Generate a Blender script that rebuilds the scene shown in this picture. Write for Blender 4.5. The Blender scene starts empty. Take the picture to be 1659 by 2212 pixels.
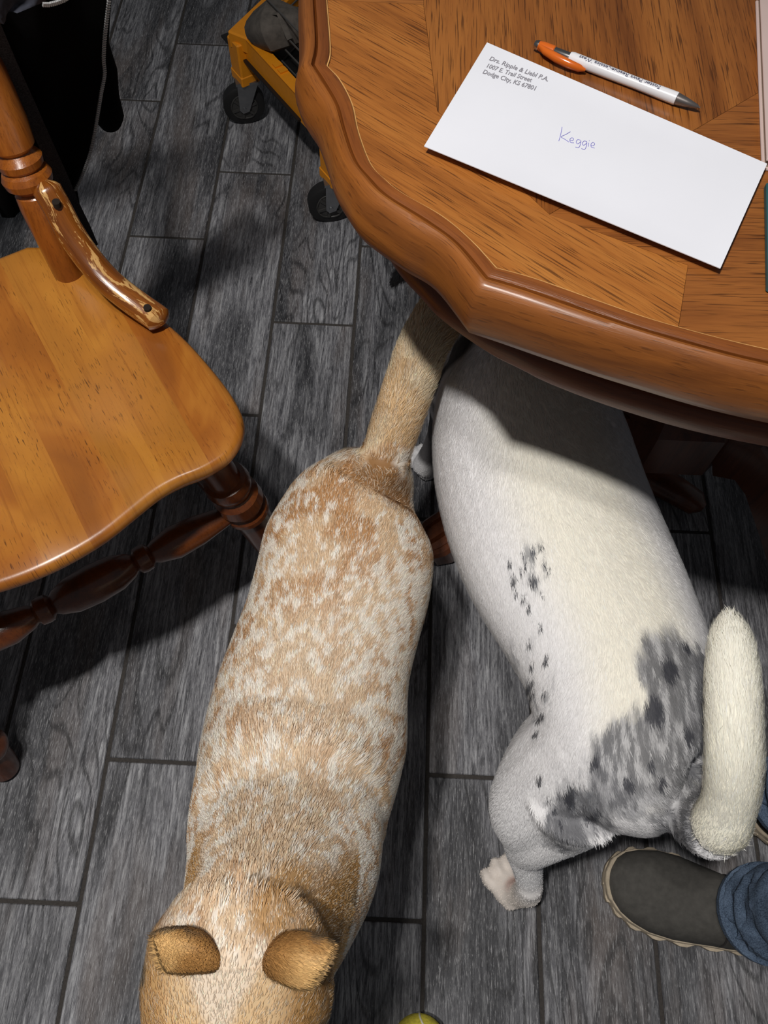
import bpy, math, random
import numpy as np
from mathutils import Vector, Matrix

random.seed(7)
rng = np.random.default_rng(11)
S = bpy.context.scene
COL = S.collection

# ---------------------------------------------------------------- camera, world, light, exposure
IMG_W, IMG_H, FPX = 1659.0, 2212.0, 1800.0
CAM = np.array([0.0, 0.0, 1.20681])
ROT = np.array([[0.9989017, 0.04456147, 0.01447987],      # camera right, up, forward in the room
                [-0.04630858, 0.89186849, 0.44991789],
                [-0.00713487, 0.45009428, -0.89295253]])
cam_data = bpy.data.cameras.new('camera')
cam_data.sensor_fit = 'VERTICAL'
cam_data.sensor_height = 36.0
cam_data.sensor_width = 27.0
cam_data.lens = FPX / IMG_H * 36.0
cam_data.clip_start = 0.01
cam = bpy.data.objects.new('camera', cam_data)
COL.objects.link(cam)
cm = Matrix.Identity(4)
for i in range(3):
    cm[i][0], cm[i][1], cm[i][2], cm[i][3] = ROT[0][i], ROT[1][i], -ROT[2][i], CAM[i]
cam.matrix_world = cm
S.camera = cam

world = bpy.data.worlds.new('room_ambience')
S.world = world
world.use_nodes = True
world.node_tree.nodes['Background'].inputs[0].default_value = (0.92, 0.95, 1.0, 1)
world.node_tree.nodes['Background'].inputs[1].default_value = 0.075


def bulb(name, loc, power, radius, color):
    d = bpy.data.lights.new(name, 'SPOT')          # downward cone added to dim the far floor; its shade is made up
    d.energy = power
    d.spot_size = math.radians(104)
    d.spot_blend = .85
    d.shadow_soft_size = radius
    d.color = color
    o = bpy.data.objects.new(name, d)
    o.location = loc
    COL.objects.link(o)


# two bulbs of the ceiling fixture over the photographer's left shoulder
bulb('ceiling_bulb', (-0.38, -0.05, 2.35), 100, 0.045, (1.0, 0.965, 0.925))
bulb('ceiling_bulb', (-0.22, 0.10, 2.35), 30, 0.045, (1.0, 0.965, 0.925))
S.view_settings.view_transform = 'Standard'
S.view_settings.look = 'None'
S.view_settings.gamma = 1.0
S.view_settings.use_curve_mapping = False
S.view_settings.exposure = 0.0


# ---------------------------------------------------------------- helpers
def at(px, py, z):
    """Point of the room at height z that lies on the photograph's sight line (px, py)."""
    d = np.array([(px - IMG_W / 2) / FPX, -(py - IMG_H / 2) / FPX, 1.0]) @ ROT
    return CAM + d * ((z - CAM[2]) / d[2])


def at_plane(px, py, p0, n):
    d = np.array([(px - IMG_W / 2) / FPX, -(py - IMG_H / 2) / FPX, 1.0]) @ ROT
    n = np.array(n, float)
    return CAM + d * (np.dot(np.array(p0) - CAM, n) / np.dot(d, n))


def lin(r, g, b):
    f = lambda c: (c / 12.92 if c <= 0.04045 else ((c + 0.055) / 1.055) ** 2.4)
    return (f(r / 255), f(g / 255), f(b / 255))


def nrm(v):
    v = np.array(v, float)
    return v / max(np.linalg.norm(v), 1e-9)


def sm(a, b, x):
    t = np.clip((x - a) / (b - a), 0, 1)
    return t * t * (3 - 2 * t)


class Geo:
    """Collects shapes in room coordinates."""
    def __init__(self):
        self.v, self.f, self.uv = [], [], {}

    def add(self, verts, faces):
        o = len(self.v)
        self.v += [tuple(map(float, p)) for p in verts]
        self.f += [tuple(i + o for i in f) for f in faces]
        return self

    def box(self, c, size, rz=0.0, bev=0.0, M=None):
        x, y, z = [s / 2 for s in size]
        if bev:
            b = min(bev, x * .9, y * .9, z * .9)
            pts = []
            for sx in (-1, 1):
                for sy in (-1, 1):
                    for sz in (-1, 1):
                        pts += [(sx * (x - b), sy * (y - b), sz * z), (sx * (x - b), sy * y, sz * (z - b)), (sx * x, sy * (y - b), sz * (z - b))]
            I = lambda sx, sy, sz, k: ((sx > 0) * 4 + (sy > 0) * 2 + (sz > 0)) * 3 + k
            q = []
            for s in (-1, 1):
                q += [[I(-1, -1, s, 0), I(1, -1, s, 0), I(1, 1, s, 0), I(-1, 1, s, 0)][::s],
                      [I(-1, s, -1, 1), I(1, s, -1, 1), I(1, s, 1, 1), I(-1, s, 1, 1)][::-s],
                      [I(s, -1, -1, 2), I(s, 1, -1, 2), I(s, 1, 1, 2), I(s, -1, 1, 2)][::s]]
            for a in (-1, 1):
                for c2 in (-1, 1):
                    q += [[I(-1, a, c2, 0), I(-1, a, c2, 1), I(1, a, c2, 1), I(1, a, c2, 0)],
                          [I(a, -1, c2, 0), I(a, -1, c2, 2), I(a, 1, c2, 2), I(a, 1, c2, 0)],
                          [I(a, c2, -1, 1), I(a, c2, -1, 2), I(a, c2, 1, 2), I(a, c2, 1, 1)]]
                    for e in (-1, 1):
                        q.append([I(a, c2, e, 0), I(a, c2, e, 1), I(a, c2, e, 2)])
            P = np.array(pts)
        else:
            P = np.array([(sx * x, sy * y, sz * z) for sx in (-1, 1) for sy in (-1, 1) for sz in (-1, 1)])
            q = [(0, 1, 3, 2), (4, 6, 7, 5), (0, 4, 5, 1), (2, 3, 7, 6), (0, 2, 6, 4), (1, 5, 7, 3)]
        if M is not None:
            P = P @ np.array(M)
        elif rz:
            c_, s_ = math.cos(rz), math.sin(rz)
            P = P @ np.array([[c_, s_, 0], [-s_, c_, 0], [0, 0, 1]])
        return self.add(P + np.array(c), q)

    def bar(self, a, b, w, h, up=(0, 0, 1), bev=0.0):
        a, b = np.array(a, float), np.array(b, float)
        d = nrm(b - a)
        s = nrm(np.cross(d, up))
        u = np.cross(s, d)
        return self.box((a + b) / 2, (np.linalg.norm(b - a), w, h), bev=bev, M=[d, s, u])

    def tube(self, path, radii, n=16, up=(0, 0, 1), flat=2.0, cap=True):
        P = [np.array(p, float) for p in path]
        R = [(r, r) if np.isscalar(r) else r for r in radii]
        vs, fs = [], []
        m = len(P)
        for i in range(m):
            t = nrm(P[min(i + 1, m - 1)] - P[max(i - 1, 0)])
            s = np.cross(t, up)
            s = nrm(s) if np.linalg.norm(s) > 1e-3 else nrm(np.cross(t, (0, 1, 0.01)))
            u = np.cross(s, t)
            for k in range(n):
                a = 2 * math.pi * k / n
                c, d = math.cos(a), math.sin(a)
                e = 2.0 / flat
                vs.append(P[i] + s * (R[i][0] * math.copysign(abs(c) ** e, c)) + u * (R[i][1] * math.copysign(abs(d) ** e, d)))
        for i in range(m - 1):
            for k in range(n):
                k2 = (k + 1) % n
                fs.append((i * n + k, i * n + k2, (i + 1) * n + k2, (i + 1) * n + k))
        if cap:
            vs += [P[0], P[-1]]
            a, b = m * n, m * n + 1
            for k in range(n):
                k2 = (k + 1) % n
                fs.append((a, k2, k))
                fs.append((b, (m - 1) * n + k, (m - 1) * n + k2))
        return self.add(vs, fs)

    def lathe(self, a, b, prof, n=24):
        """prof: (t along a-b, radius)."""
        a, b = np.array(a, float), np.array(b, float)
        return self.tube([a + (b - a) * t for t, r in prof], [max(r, 1e-4) for t, r in prof], n, up=(0.31, 0.95, 0.05))

    def ball(self, c, r, n=16, m=10):
        r = np.array(r if not np.isscalar(r) else (r, r, r), float)
        pts = [np.array(c) + r * np.array((0, 0, -1.0))]
        for j in range(1, m):
            t = math.pi * j / m - math.pi / 2
            for k in range(n):
                a = 2 * math.pi * k / n
                pts.append(np.array(c) + r * np.array((math.cos(t) * math.cos(a), math.cos(t) * math.sin(a), math.sin(t))))
        pts.append(np.array(c) + r * np.array((0, 0, 1.0)))
        fs = [(0, 1 + (k + 1) % n, 1 + k) for k in range(n)]
        for j in range(m - 2):
            for k in range(n):
                a0, a1 = 1 + j * n + k, 1 + j * n + (k + 1) % n
                fs.append((a0, a1, a1 + n, a0 + n))
        e = len(pts) - 1
        o = 1 + (m - 2) * n
        fs += [(e, o + k, o + (k + 1) % n) for k in range(n)]
        return self.add(pts, fs)

    def prism(self, outline, z0, z1):
        n = len(outline)
        vs = [(x, y, z0) for x, y in outline] + [(x, y, z1) for x, y in outline]
        fs = [tuple(range(n))[::-1], tuple(range(n, 2 * n))]
        fs += [(k, (k + 1) % n, n + (k + 1) % n, n + k) for k in range(n)]
        return self.add(vs, fs)

    def rings(self, rows, closed_top=True, closed_bottom=True):
        """rows: list of equal-length closed loops."""
        n = len(rows[0])
        vs = [p for r in rows for p in r]
        fs = []
        for i in range(len(rows) - 1):
            for k in range(n):
                k2 = (k + 1) % n
                fs.append((i * n + k, i * n + k2, (i + 1) * n + k2, (i + 1) * n + k))
        if closed_bottom:
            fs.append(tuple(range(n))[::-1])
        if closed_top:
            fs.append(tuple(range((len(rows) - 1) * n, len(rows) * n)))
        return self.add(vs, fs)


BASE = {}


def root(name, label, cat, base, group=None):
    o = bpy.data.objects.new(name, None)
    o.empty_display_size = 0.05
    o.location = base
    COL.objects.link(o)
    o['label'], o['category'] = label, cat
    if group:
        o['group'] = group
    BASE[o] = np.array(base, float)
    return o


def tube_uv(path, n, r):
    L = np.concatenate([[0], np.cumsum(np.linalg.norm(np.diff(np.array(path), axis=0), axis=1))])
    return [(r * 2 * math.pi * k / n, L[i]) for i in range(len(path)) for k in range(n)] + [(0, 0), (0, L[-1])]


def part(name, g, mat, parent=None, smooth=True, label=None, kind=None, angle=40, uv=None):
    me = bpy.data.meshes.new(name)
    base = BASE.get(parent, np.zeros(3))
    me.from_pydata([tuple(np.array(p) - base) for p in g.v], [], g.f)
    if uv is not None:
        lay = me.uv_layers.new(name='UVMap')
        for lp in me.loops:
            lay.data[lp.index].uv = uv[lp.vertex_index]
    me.materials.append(mat)
    me.validate()
    if smooth:
        for p in me.polygons:
            p.use_smooth = True
        try:
            me.set_sharp_from_angle(angle=math.radians(angle))
        except Exception:
            pass
    o = bpy.data.objects.new(name, me)
    COL.objects.link(o)
    if parent is not None:
        o.parent = parent
        BASE[o] = base
    else:
        BASE[o] = np.zeros(3)
    if label:
        o['label'] = label
    if kind:
        o['kind'] = kind
    return o


def fix_normals(o):
    import bmesh
    b = bmesh.new()
    b.from_mesh(o.data)
    bmesh.ops.recalc_face_normals(b, faces=b.faces)
    b.to_mesh(o.data)
    b.free()
    return o


# ---------------------------------------------------------------- materials
class NT:
    def __init__(self, name):
        self.m = bpy.data.materials.new(name)
        self.m.use_nodes = True
        self.t = self.m.node_tree
        self.b = self.t.nodes['Principled BSDF']

    def n(self, kind, **kw):
        nd = self.t.nodes.new(kind)
        for k, v in kw.items():
            if hasattr(nd, k) and k not in nd.inputs:
                setattr(nd, k, v)
            else:
                nd.inputs[k].default_value = v
        return nd

    def l(self, a, b):
        self.t.links.new(a, b)

    def ramp(self, src, stops):
        r = self.n('ShaderNodeValToRGB')
        e = r.color_ramp.elements
        while len(e) < len(stops):
            e.new(0.5)
        for i, (p, c) in enumerate(stops):
            e[i].position = p
            e[i].color = (*c, 1) if not np.isscalar(c) else (c, c, c, 1)
        self.l(src, r.inputs[0])
        return r.outputs[0]

    def mix(self, a, b, f, mode='MIX'):
        mx = self.n('ShaderNodeMix', data_type='RGBA', blend_type=mode)
        for s, i in ((f, 0), (a, 6), (b, 7)):
            if hasattr(s, 'links'):
                self.l(s, mx.inputs[i])
            else:
                mx.inputs[i].default_value = s if i == 0 else (*s, 1)
        return mx.outputs[2]

    def noise(self, vec, scale, detail=4, rough=.6, dist=0.0):
        k = self.n('ShaderNodeTexNoise', Scale=scale, Detail=detail, Roughness=rough, Distortion=dist)
        self.l(vec, k.inputs['Vector'])
        return k.outputs[0]

    def map(self, vec, scale=(1, 1, 1), loc=(0, 0, 0), rot=(0, 0, 0)):
        k = self.n('ShaderNodeMapping')
        k.inputs['Scale'].default_value = scale
        k.inputs['Location'].default_value = loc
        k.inputs['Rotation'].default_value = rot
        self.l(vec, k.inputs[0])
        return k.outputs[0]

    def bump(self, h, strength, dist):
        k = self.n('ShaderNodeBump', Strength=strength, Distance=dist)
        self.l(h, k.inputs['Height'])
        self.l(k.outputs[0], self.b.inputs['Normal'])


def plain(name, c, rough=.5, metal=0.0, spec=.5, noise=0.0, nscale=40):
    t = NT(name)
    col = lin(*c)
    t.b.inputs['Roughness'].default_value = rough
    t.b.inputs['Metallic'].default_value = metal
    t.b.inputs['Specular IOR Level'].default_value = spec
    tc = t.n('ShaderNodeTexCoord')
    f = t.noise(tc.outputs['Object'], nscale, 4)
    a = tuple(x * (1 - noise) for x in col)
    b = tuple(min(1, x * (1 + noise)) for x in col)
    t.l(t.ramp(f, [(.3, a), (.7, b)]), t.b.inputs['Base Color'])
    return t.m


def wood(name, dark, mid, light, rough=.35, coat=.3, coord='UV', along=1, scale=1.0, pores=.6, rot=0.0, wear=0.0, big=6, fine=(45, 700, .60)):
    """Grain runs along axis `along` (0 or 1) of UV or Object coordinates, in metres."""
    t = NT(name)
    tc = t.n('ShaderNodeTexCoord')
    v = tc.outputs[coord]
    if rot:
        v = t.map(v, rot=(0, 0, rot))
    s = lambda a, c: tuple((a if i == along else c) * scale for i in range(3))
    g1 = t.noise(t.map(v, s(big * .5, big * 5)), 1.0, 5, .6, .6)
    g2 = t.noise(t.map(v, s(14, 320)), 1.0, 6, .65, .3)
    g3 = t.noise(t.map(v, s(fine[0], fine[1])), 1.0, 3, .5, .2)
    c = t.ramp(g1, [(.28, lin(*dark)), (.5, lin(*mid)), (.74, lin(*light))])
    c = t.mix(c, lin(*dark), t.ramp(g2, [(.50, 0.0), (.70, .55)]))
    pr = t.ramp(g3, [(fine[2], 0.0), (fine[2] + .08, pores)])
    c = t.mix(c, tuple(x * .35 for x in lin(*dark)), pr)
    if wear:
        w1 = t.noise(t.map(v, s(16, 95)), 1.0, 5, .72, .5)
        c = t.mix(c, lin(226, 178, 110), t.ramp(w1, [(.53, 0.0), (.56, .85)]))
    t.l(c, t.b.inputs['Base Color'])
    t.b.inputs['Roughness'].default_value = rough
    t.b.inputs['Coat Weight'].default_value = coat
    t.b.inputs['Coat Roughness'].default_value = .18
    t.bump(t.ramp(g3, [(.5, 1.0), (.7, 0.0)]), .15, .0006)
    return t.m


def tile_material():
    t = NT('wood_look_tile')
    tc = t.n('ShaderNodeTexCoord')
    oi = t.n('ShaderNodeObjectInfo')
    off = t.n('ShaderNodeVectorMath', operation='SCALE')
    off.inputs[0].default_value = (7.1, 13.7, 3.3)
    t.l(oi.outputs['Random'], off.inputs['Scale'])
    ad = t.n('ShaderNodeVectorMath', operation='ADD')
    t.l(tc.outputs['Object'], ad.inputs[0])
    t.l(off.outputs[0], ad.inputs[1])
    v = ad.outputs[0]
    big = t.noise(t.map(v, (9, 2.2, 1)), 1.0, 3, .5, 1.2)
    # cathedral figure: rings of a stretched noise
    fig = t.n('ShaderNodeMath', operation='MULTIPLY')
    t.l(t.noise(t.map(v, (9, 1.7, 1)), 1.0, 2, .45, .3), fig.inputs[0])
    fig.inputs[1].default_value = 130.0
    sn = t.n('ShaderNodeMath', operation='SINE')
    t.l(fig.outputs[0], sn.inputs[0])
    rings = t.ramp(sn.outputs[0], [(.0, 0.0), (.95, 1.0)])
    st = t.noise(t.map(v, (210, 13, 1)), 1.0, 7, .78, .6)
    fine = t.noise(t.map(v, (760, 75, 1)), 1.0, 4, .75, .5)
    c = t.ramp(st, [(.34, lin(54, 55, 59)), (.50, lin(128, 128, 133)), (.66, lin(194, 195, 198))])
    c = t.mix(c, lin(44, 45, 49), t.ramp(big, [(.47, 0.0), (.64, .74)]))
    c = t.mix(c, lin(116, 106, 101), t.ramp(t.noise(t.map(v, (14, 2.5, 1), (3, 1, 0)), 1.0, 3), [(.52, 0.0), (.7, .6)]))
    c = t.mix(c, lin(36, 36, 39), t.mix((0, 0, 0), t.ramp(sn.outputs[0], [(.55, 0.0), (1.0, .70)]), t.ramp(t.noise(t.map(v, (7, 2.0, 1), (9, 4, 0)), 1.0, 2), [(.44, 0.0), (.60, 1.0)])))
    c = t.mix(c, lin(190, 190, 192), t.ramp(fine, [(.54, 0.0), (.66, .65)]))
    c = t.mix(c, lin(34, 34, 37), t.ramp(fine, [(.32, .75), (.46, 0.0)]))
    tone = t.ramp(oi.outputs['Random'], [(0.0, .86), (1.0, 1.0)])
    c = t.mix(c, tone, 1.0, 'MULTIPLY')
    t.l(c, t.b.inputs['Base Color'])
    t.b.inputs['Roughness'].default_value = .48
    t.b.inputs['Specular IOR Level'].default_value = .35
    h = t.mix(st, fine, .5)
    t.bump(h, .7, .0018)
    return t.m


def coat_material(name, rough=.62):
    t = NT(name)
    a = t.n('ShaderNodeAttribute', attribute_name='coat')
    t.l(a.outputs['Color'], t.b.inputs['Base Color'])
    t.b.inputs['Roughness'].default_value = rough
    t.b.inputs['Specular IOR Level'].default_value = .25
    return t.m


M_TILE = tile_material()
M_GROUT = plain('grout', (62, 58, 55), .9, noise=.25, nscale=300)
OAK = ((122, 66, 20), (168, 100, 40), (186, 118, 52))
M_RIM = wood('rim_wood', (98, 52, 18), (150, 88, 34), (178, 116, 52), .44, .16, pores=.5)
M_BEAD = wood('bead_wood', (88, 44, 16), (132, 74, 30), (152, 90, 40), .3, .5, pores=.3)
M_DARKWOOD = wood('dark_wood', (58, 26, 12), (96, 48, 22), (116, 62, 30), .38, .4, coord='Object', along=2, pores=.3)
M_MOULDING_SHADED = wood('shaded_moulding_wood', (66, 30, 11), (112, 56, 22), (134, 72, 30), .5, .08, pores=.3)  # apron wood made darker, the rim's shadow put into its colour
M_EDGE = wood('worn_edge_wood', (150, 92, 40), (226, 176, 108), (244, 206, 146), .5, .1, pores=.0, big=14)
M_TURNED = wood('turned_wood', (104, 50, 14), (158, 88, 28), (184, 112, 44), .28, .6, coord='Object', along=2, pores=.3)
M_TURNED_SHADED = wood('turned_wood_shaded', (60, 28, 11), (98, 48, 18), (118, 64, 26), .3, .6, coord='Object', along=2, pores=.3)  # chair legs and stretchers: their shade put into a darker wood tone
M_WORN = wood('worn_brace_wood', (88, 42, 12), (146, 84, 28), (176, 110, 46), .25, .6, pores=.3, wear=1.0)
M_PAPER = plain('envelope_paper', (232, 234, 242), .7, noise=.015, nscale=12)
M_INK = plain('printed_ink', (140, 138, 146), .8)
M_BLUEINK = plain('ballpoint_ink', (132, 128, 205), .7)
M_PENTEXT = plain('pen_print', (70, 72, 96), .6)
M_PENBODY = plain('pen_white_plastic', (232, 232, 236), .22, spec=.6)
M_PENORANGE = plain('pen_orange_plastic', (214, 104, 32), .2, spec=.7)
M_CHROME = plain('chrome', (200, 198, 196), .2, 1.0)
M_STEEL = plain('zinc_steel', (150, 152, 155), .35, .9, noise=.15)
M_NIB = plain('pen_tip_grey', (128, 122, 120), .3, .7)
M_ORANGE = plain('orange_enamel', (232, 146, 22), .45, noise=.05, nscale=90)
M_RUBBER = plain('black_rubber', (24, 24, 25), .6)
M_BLACKPL = plain('black_plastic', (20, 20, 21), .5)
M_WHEELHUB = plain('grey_hub', (58, 57, 56), .5)
M_WIRE = plain('grey_wire', (96, 94, 92), .45, .3)
M_GREYBAG = plain('grey_canvas', (92, 86, 80), .85, noise=.35, nscale=60)
M_JACKET = plain('black_fleece', (7, 7, 8), .95, spec=.1, noise=.4, nscale=400)
M_RIB = plain('charcoal_rib_knit', (58, 58, 62), .95, spec=.1, noise=.5, nscale=600)
M_LINING = plain('dark_grey_fleece', (52, 54, 64), .95, noise=.5, nscale=90)
M_ZIP = plain('zipper_metal', (190, 190, 190), .3, .25)
M_SHOE = plain('shoe_nubuck', (74, 72, 68), .85, noise=.2, nscale=120)
M_SHOE_DARK = plain('shoe_trim', (48, 45, 44), .8, noise=.2, nscale=150)
M_SOLE = plain('tan_rubber', (184, 170, 148), .75, noise=.15, nscale=150)
M_SKIN = plain('ankle_skin', (170, 120, 104), .6)
M_BOOK = plain('pale_cover', (206, 184, 178), .5, noise=.05, nscale=10)
M_TEAL = plain('teal_cover', (46, 92, 96), .5, noise=.1)
M_PAGES = plain('page_edges', (190, 176, 160), .8)
M_BALL = plain('tennis_felt', (206, 192, 66), .95, noise=.25, nscale=250)
M_BALLSEAM = plain('ball_seam', (214, 210, 190), .8)
M_EYE = plain('dog_eye', (40, 24, 12), .08, spec=.8)
M_NOSE = plain('dog_nose', (30, 26, 26), .35)
M_CLAW = plain('claw_horn', (214, 190, 160), .4)
M_FUR1 = coat_material('speckled_coat')
M_FUR2 = coat_material('white_coat')
M_HOLE = plain('screw_hole', (28, 18, 10), .9)


def denim():
    t = NT('blue_denim')
    tc = t.n('ShaderNodeTexCoord')
    v = tc.outputs['Object']
    f = t.noise(t.map(v, (900, 900, 300)), 1.0, 3)
    b = t.noise(v, 35, 3)
    c = t.ramp(f, [(.35, lin(44, 58, 78)), (.65, lin(92, 110, 132))])
    c = t.mix(c, lin(112, 130, 154), t.ramp(b, [(.5, 0.0), (.75, .5)]))
    t.l(c, t.b.inputs['Base Color'])
    t.b.inputs['Roughness'].default_value = .9
    t.bump(f, .4, .0006)
    return t.m


M_DENIM = denim()

# ---------------------------------------------------------------- floor
PW, PL, X0, GR = 0.150, 0.5835, 0.06903, 0.0056
g = Geo().box((0.1, 0.85, -0.0125), (3.3, 3.9, 0.019))
floor = part('floor', g, M_GROUT, smooth=False)
floor['kind'] = 'structure'
floor['label'] = 'dark grey wood-look tile floor with charcoal grout'
pm = None
shift = [0.200, 0.404, 0.015]          # end joints step by a third from row to row
for c in range(-10, 10):
    y0 = shift[c % 3]
    for r in range(-2, 4):
        ya = y0 + r * PL
        if pm is None:
            pg = Geo().box((0, 0, -0.004), (PW - GR, PL - GR, 0.008), bev=0.0013)
            po = part('plank', pg, M_TILE, smooth=False)
            pm = po.data
        else:
            po = bpy.data.objects.new('plank', pm)
            COL.objects.link(po)
        po.parent = floor
        po.location = (X0 + (c + .5) * PW, ya + PL / 2, random.uniform(-.0004, .0004) - .0004)

# ---------------------------------------------------------------- dining table
TZ = 0.770
TC = np.array([0.40, 0.76])


def mirror4(q):
    """Quarter outline from the left axis to the near axis, mirrored into a closed loop."""
    q = [np.array(p, float) for p in q]
    m1 = [np.array((2 * TC[0] - p[0], p[1])) for p in q[::-1][1:]]
    half = q + m1
    m2 = [np.array((p[0], 2 * TC[1] - p[1])) for p in half[::-1][1:-1]]
    return half + m2


def smooth_loop(q, keep, n_each=7):
    """Catmull-Rom through the points, corners kept where listed."""
    out = []
    m = len(q)
    for i in range(m - 1):
        p1, p2 = np.array(q[i]), np.array(q[i + 1])
        p0 = np.array(q[i - 1]) if i > 0 and i not in keep else 2 * p1 - p2
        p3 = np.array(q[i + 2]) if i + 2 < m and (i + 1) not in keep else 2 * p2 - p1
        for k in range(n_each):
            t = k / n_each
            out.append(0.5 * (2 * p1 + (p2 - p0) * t + (2 * p0 - 5 * p1 + 4 * p2 - p3) * t * t + (3 * p1 - p0 - 3 * p2 + p3) * t ** 3))
    out.append(np.array(q[-1]))
    return out


# quarter outlines: veneer edge, and the widest line of the bullnose (same number of stations)
q_in = [(-.079, .76), (-.0737, .7039), (-.0657, .6383), (-.0666, .6157), (-.0551, .5991), (-.0437, .5714), (-.0372, .5412), (-.0262, .5072),
        (-.0137, .4901), (.0, .4769), (.0275, .4574), (.0486, .4347), (.0655, .4109), (.0929, .4025), (.1343, .3854), (.1776, .3687), (.2427, .351), (.32, .337), (.40, .332)]
q_out = [(-.1045, .76), (-.1010, .715), (-.0945, .652), (-.0950, .618), (-.0868, .594), (-.0735, .570), (-.0630, .540), (-.0560, .5165),
         (-.0478, .4985), (-.0330, .474), (-.0020, .4465), (.0230, .4285), (.0490, .388), (.0720, .3795), (.1090, .3655), (.1530, .350), (.2280, .327), (.315, .312), (.40, .307)]
q_low = [(-.076, .76), (-.074, .72), (-.068, .66), (-.064, .625), (-.058, .598), (-.050, .570), (-.0415, .544), (-.031, .520),
         (-.0185, .495), (-.0026, .4653), (.0160, .441), (.0326, .4204), (.0661, .393), (.090, .379), (.114, .3656), (.161, .3468), (.225, .328), (.31, .314), (.40, .309)]
K = (3, 12)
L_in = mirror4(smooth_loop(q_in, K))
L_out = mirror4(smooth_loop(q_out, K))
L_low = mirror4(smooth_loop(q_low, ()))
NL = len(L_in)
arc = np.concatenate([[0], np.cumsum([np.linalg.norm(L_out[(i + 1) % NL] - L_out[i]) for i in range(NL)])])


def loft(profile, A, B, name, mat, parent, label=None):
    """profile: (t between loop A and loop B, z). Builds a moulding, grain along its length."""
    gg = Geo()
    uv = []
    rows = []
    for j, (t, z) in enumerate(profile):
        rows.append([(*(A[i] + (B[i] - A[i]) * t), z) for i in range(NL)] + [(*(A[0] + (B[0] - A[0]) * t), z)])
        uv += [(j * .006, arc[i]) for i in range(NL + 1)]
    n = NL + 1
    vs = [p for r in rows for p in r]
    fs = [(i * n + k, i * n + k + 1, (i + 1) * n + k + 1, (i + 1) * n + k) for i in range(len(rows) - 1) for k in range(n - 1)]
    gg.add(vs, fs)
    o = part(name, gg, mat, parent, uv=uv, label=label, angle=50)
    return o


table = root('dining_table', 'brown oak pedestal dining table with scalloped moulded rim and inlaid top', 'table', (TC[0], TC[1], 0))
# core slab under the veneer
inset = [L_in[i] + (TC - L_in[i]) * .02 for i in range(NL)]
top = part('tabletop', Geo().prism([tuple(p) for p in inset], TZ - .03, TZ - .0015), M_DARKWOOD, table, smooth=False)

# veneer panels
P_c = (.1046, .4657)
mid_ = (.40, .71)
cut_a = [(.0086, .7031), (.0224, .5703)]
S3 = [(.1989, .4229), (.1894, .3695)]


def q_sub(i0, i1):
    a = smooth_loop(q_in, K)
    return [tuple(p) for p in a[i0:i1 + 1]]


ql = q_sub(0, 9999)
near = lambda p: min(range(len(ql)), key=lambda i: (ql[i][0] - p[0]) ** 2 + (ql[i][1] - p[1]) ** 2)
iA, iB = near((-.0737, .7000)), near(S3[1])
corner = ql[iA:iB + 1] + [S3[0], P_c, cut_a[1], cut_a[0]]
left_side = ql[:iA + 1] + [cut_a[0], (.0075, .76)]
left_mid = [(.0075, .76), cut_a[0], cut_a[1], P_c, (.40, .71), (.40, .76)]
near_mid = ql[iB:] + [(.40, .71), P_c, S3[0]]


def grain_panel(poly, ang, seed, mat):
    mx = lambda P, sx, sy: [((2 * TC[0] - p[0]) if sx else p[0], (2 * TC[1] - p[1]) if sy else p[1]) for p in P]
    for sx in (0, 1):
        for sy in (0, 1):
            P = mx(poly, sx, sy)
            if sx != sy:
                P = P[::-1]
            cx, cy = np.mean(P, axis=0)
            sh = []
            n = len(P)
            for k in range(n):        # hair-line joint round every panel
                a, b, c_ = np.array(P[k - 1]), np.array(P[k]), np.array(P[(k + 1) % n])
                d = nrm(c_ - a)
                sh.append(tuple(b + np.array((-d[1], d[0])) * .00018))
            aa = ang if sx == sy else -ang
            gg = Geo().prism(sh, TZ - .0015, TZ)
            ca, sa = math.cos(aa), math.sin(aa)
            uv = [((-(p[0]) * sa + p[1] * ca) + seed + sx * .7, (p[0] * ca + p[1] * sa) + seed * 2 + sy * .9) for p in gg.v]
            part('veneer_panel', gg, mat, top, smooth=False, uv=uv)


def oak(name, d, m, l):
    return wood(name, d, m, l, .36, .35, pores=.75, big=5, fine=(22, 800, .56))


V1, V2, V3 = oak('oak_corner', (112, 60, 20), (164, 100, 42), (186, 122, 56)), oak('oak_left', (104, 56, 20), (150, 90, 38), (172, 110, 50)), oak('oak_near', (98, 52, 20), (144, 86, 38), (166, 104, 48))
grain_panel(corner, math.radians(-38), .1, V1)
grain_panel(left_mid, math.radians(90), .4, V2)
grain_panel(left_side, math.radians(0), .8, V3)
grain_panel(near_mid, math.radians(2), .6, V3)

loft([(0, TZ - .004), (0, TZ + .0016), (.06, TZ + .0034), (.24, TZ + .0030), (.36, TZ + .0018), (.40, TZ - .0022), (.43, TZ - .003)], L_in, L_out, 'bead', M_BEAD, table, 'darker inner bead of the rim')
loft([(-.02, TZ + .0010), (-.012, TZ + .0019), (.012, TZ + .0021), (.03, TZ + .0014)], L_in, L_out, 'worn_edge', M_EDGE, table, 'pale worn edge line round the veneer')
loft([(.41, TZ - .008), (.43, TZ - .001), (.46, TZ + .0022), (.55, TZ + .0030), (.70, TZ + .0005), (.85, TZ - .006), (.96, TZ - .016), (1.0, TZ - .026), (.97, TZ - .036), (.86, TZ - .044), (.60, TZ - .048), (.2, TZ - .048)], L_in, L_out, 'rim', M_RIM, table)
Lz = [np.array(p) for p in L_low]
Lz = [p * 1.071 for p in Lz]
inner_low = [Lz[i] + (TC - Lz[i]) * .12 for i in range(NL)]
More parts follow.
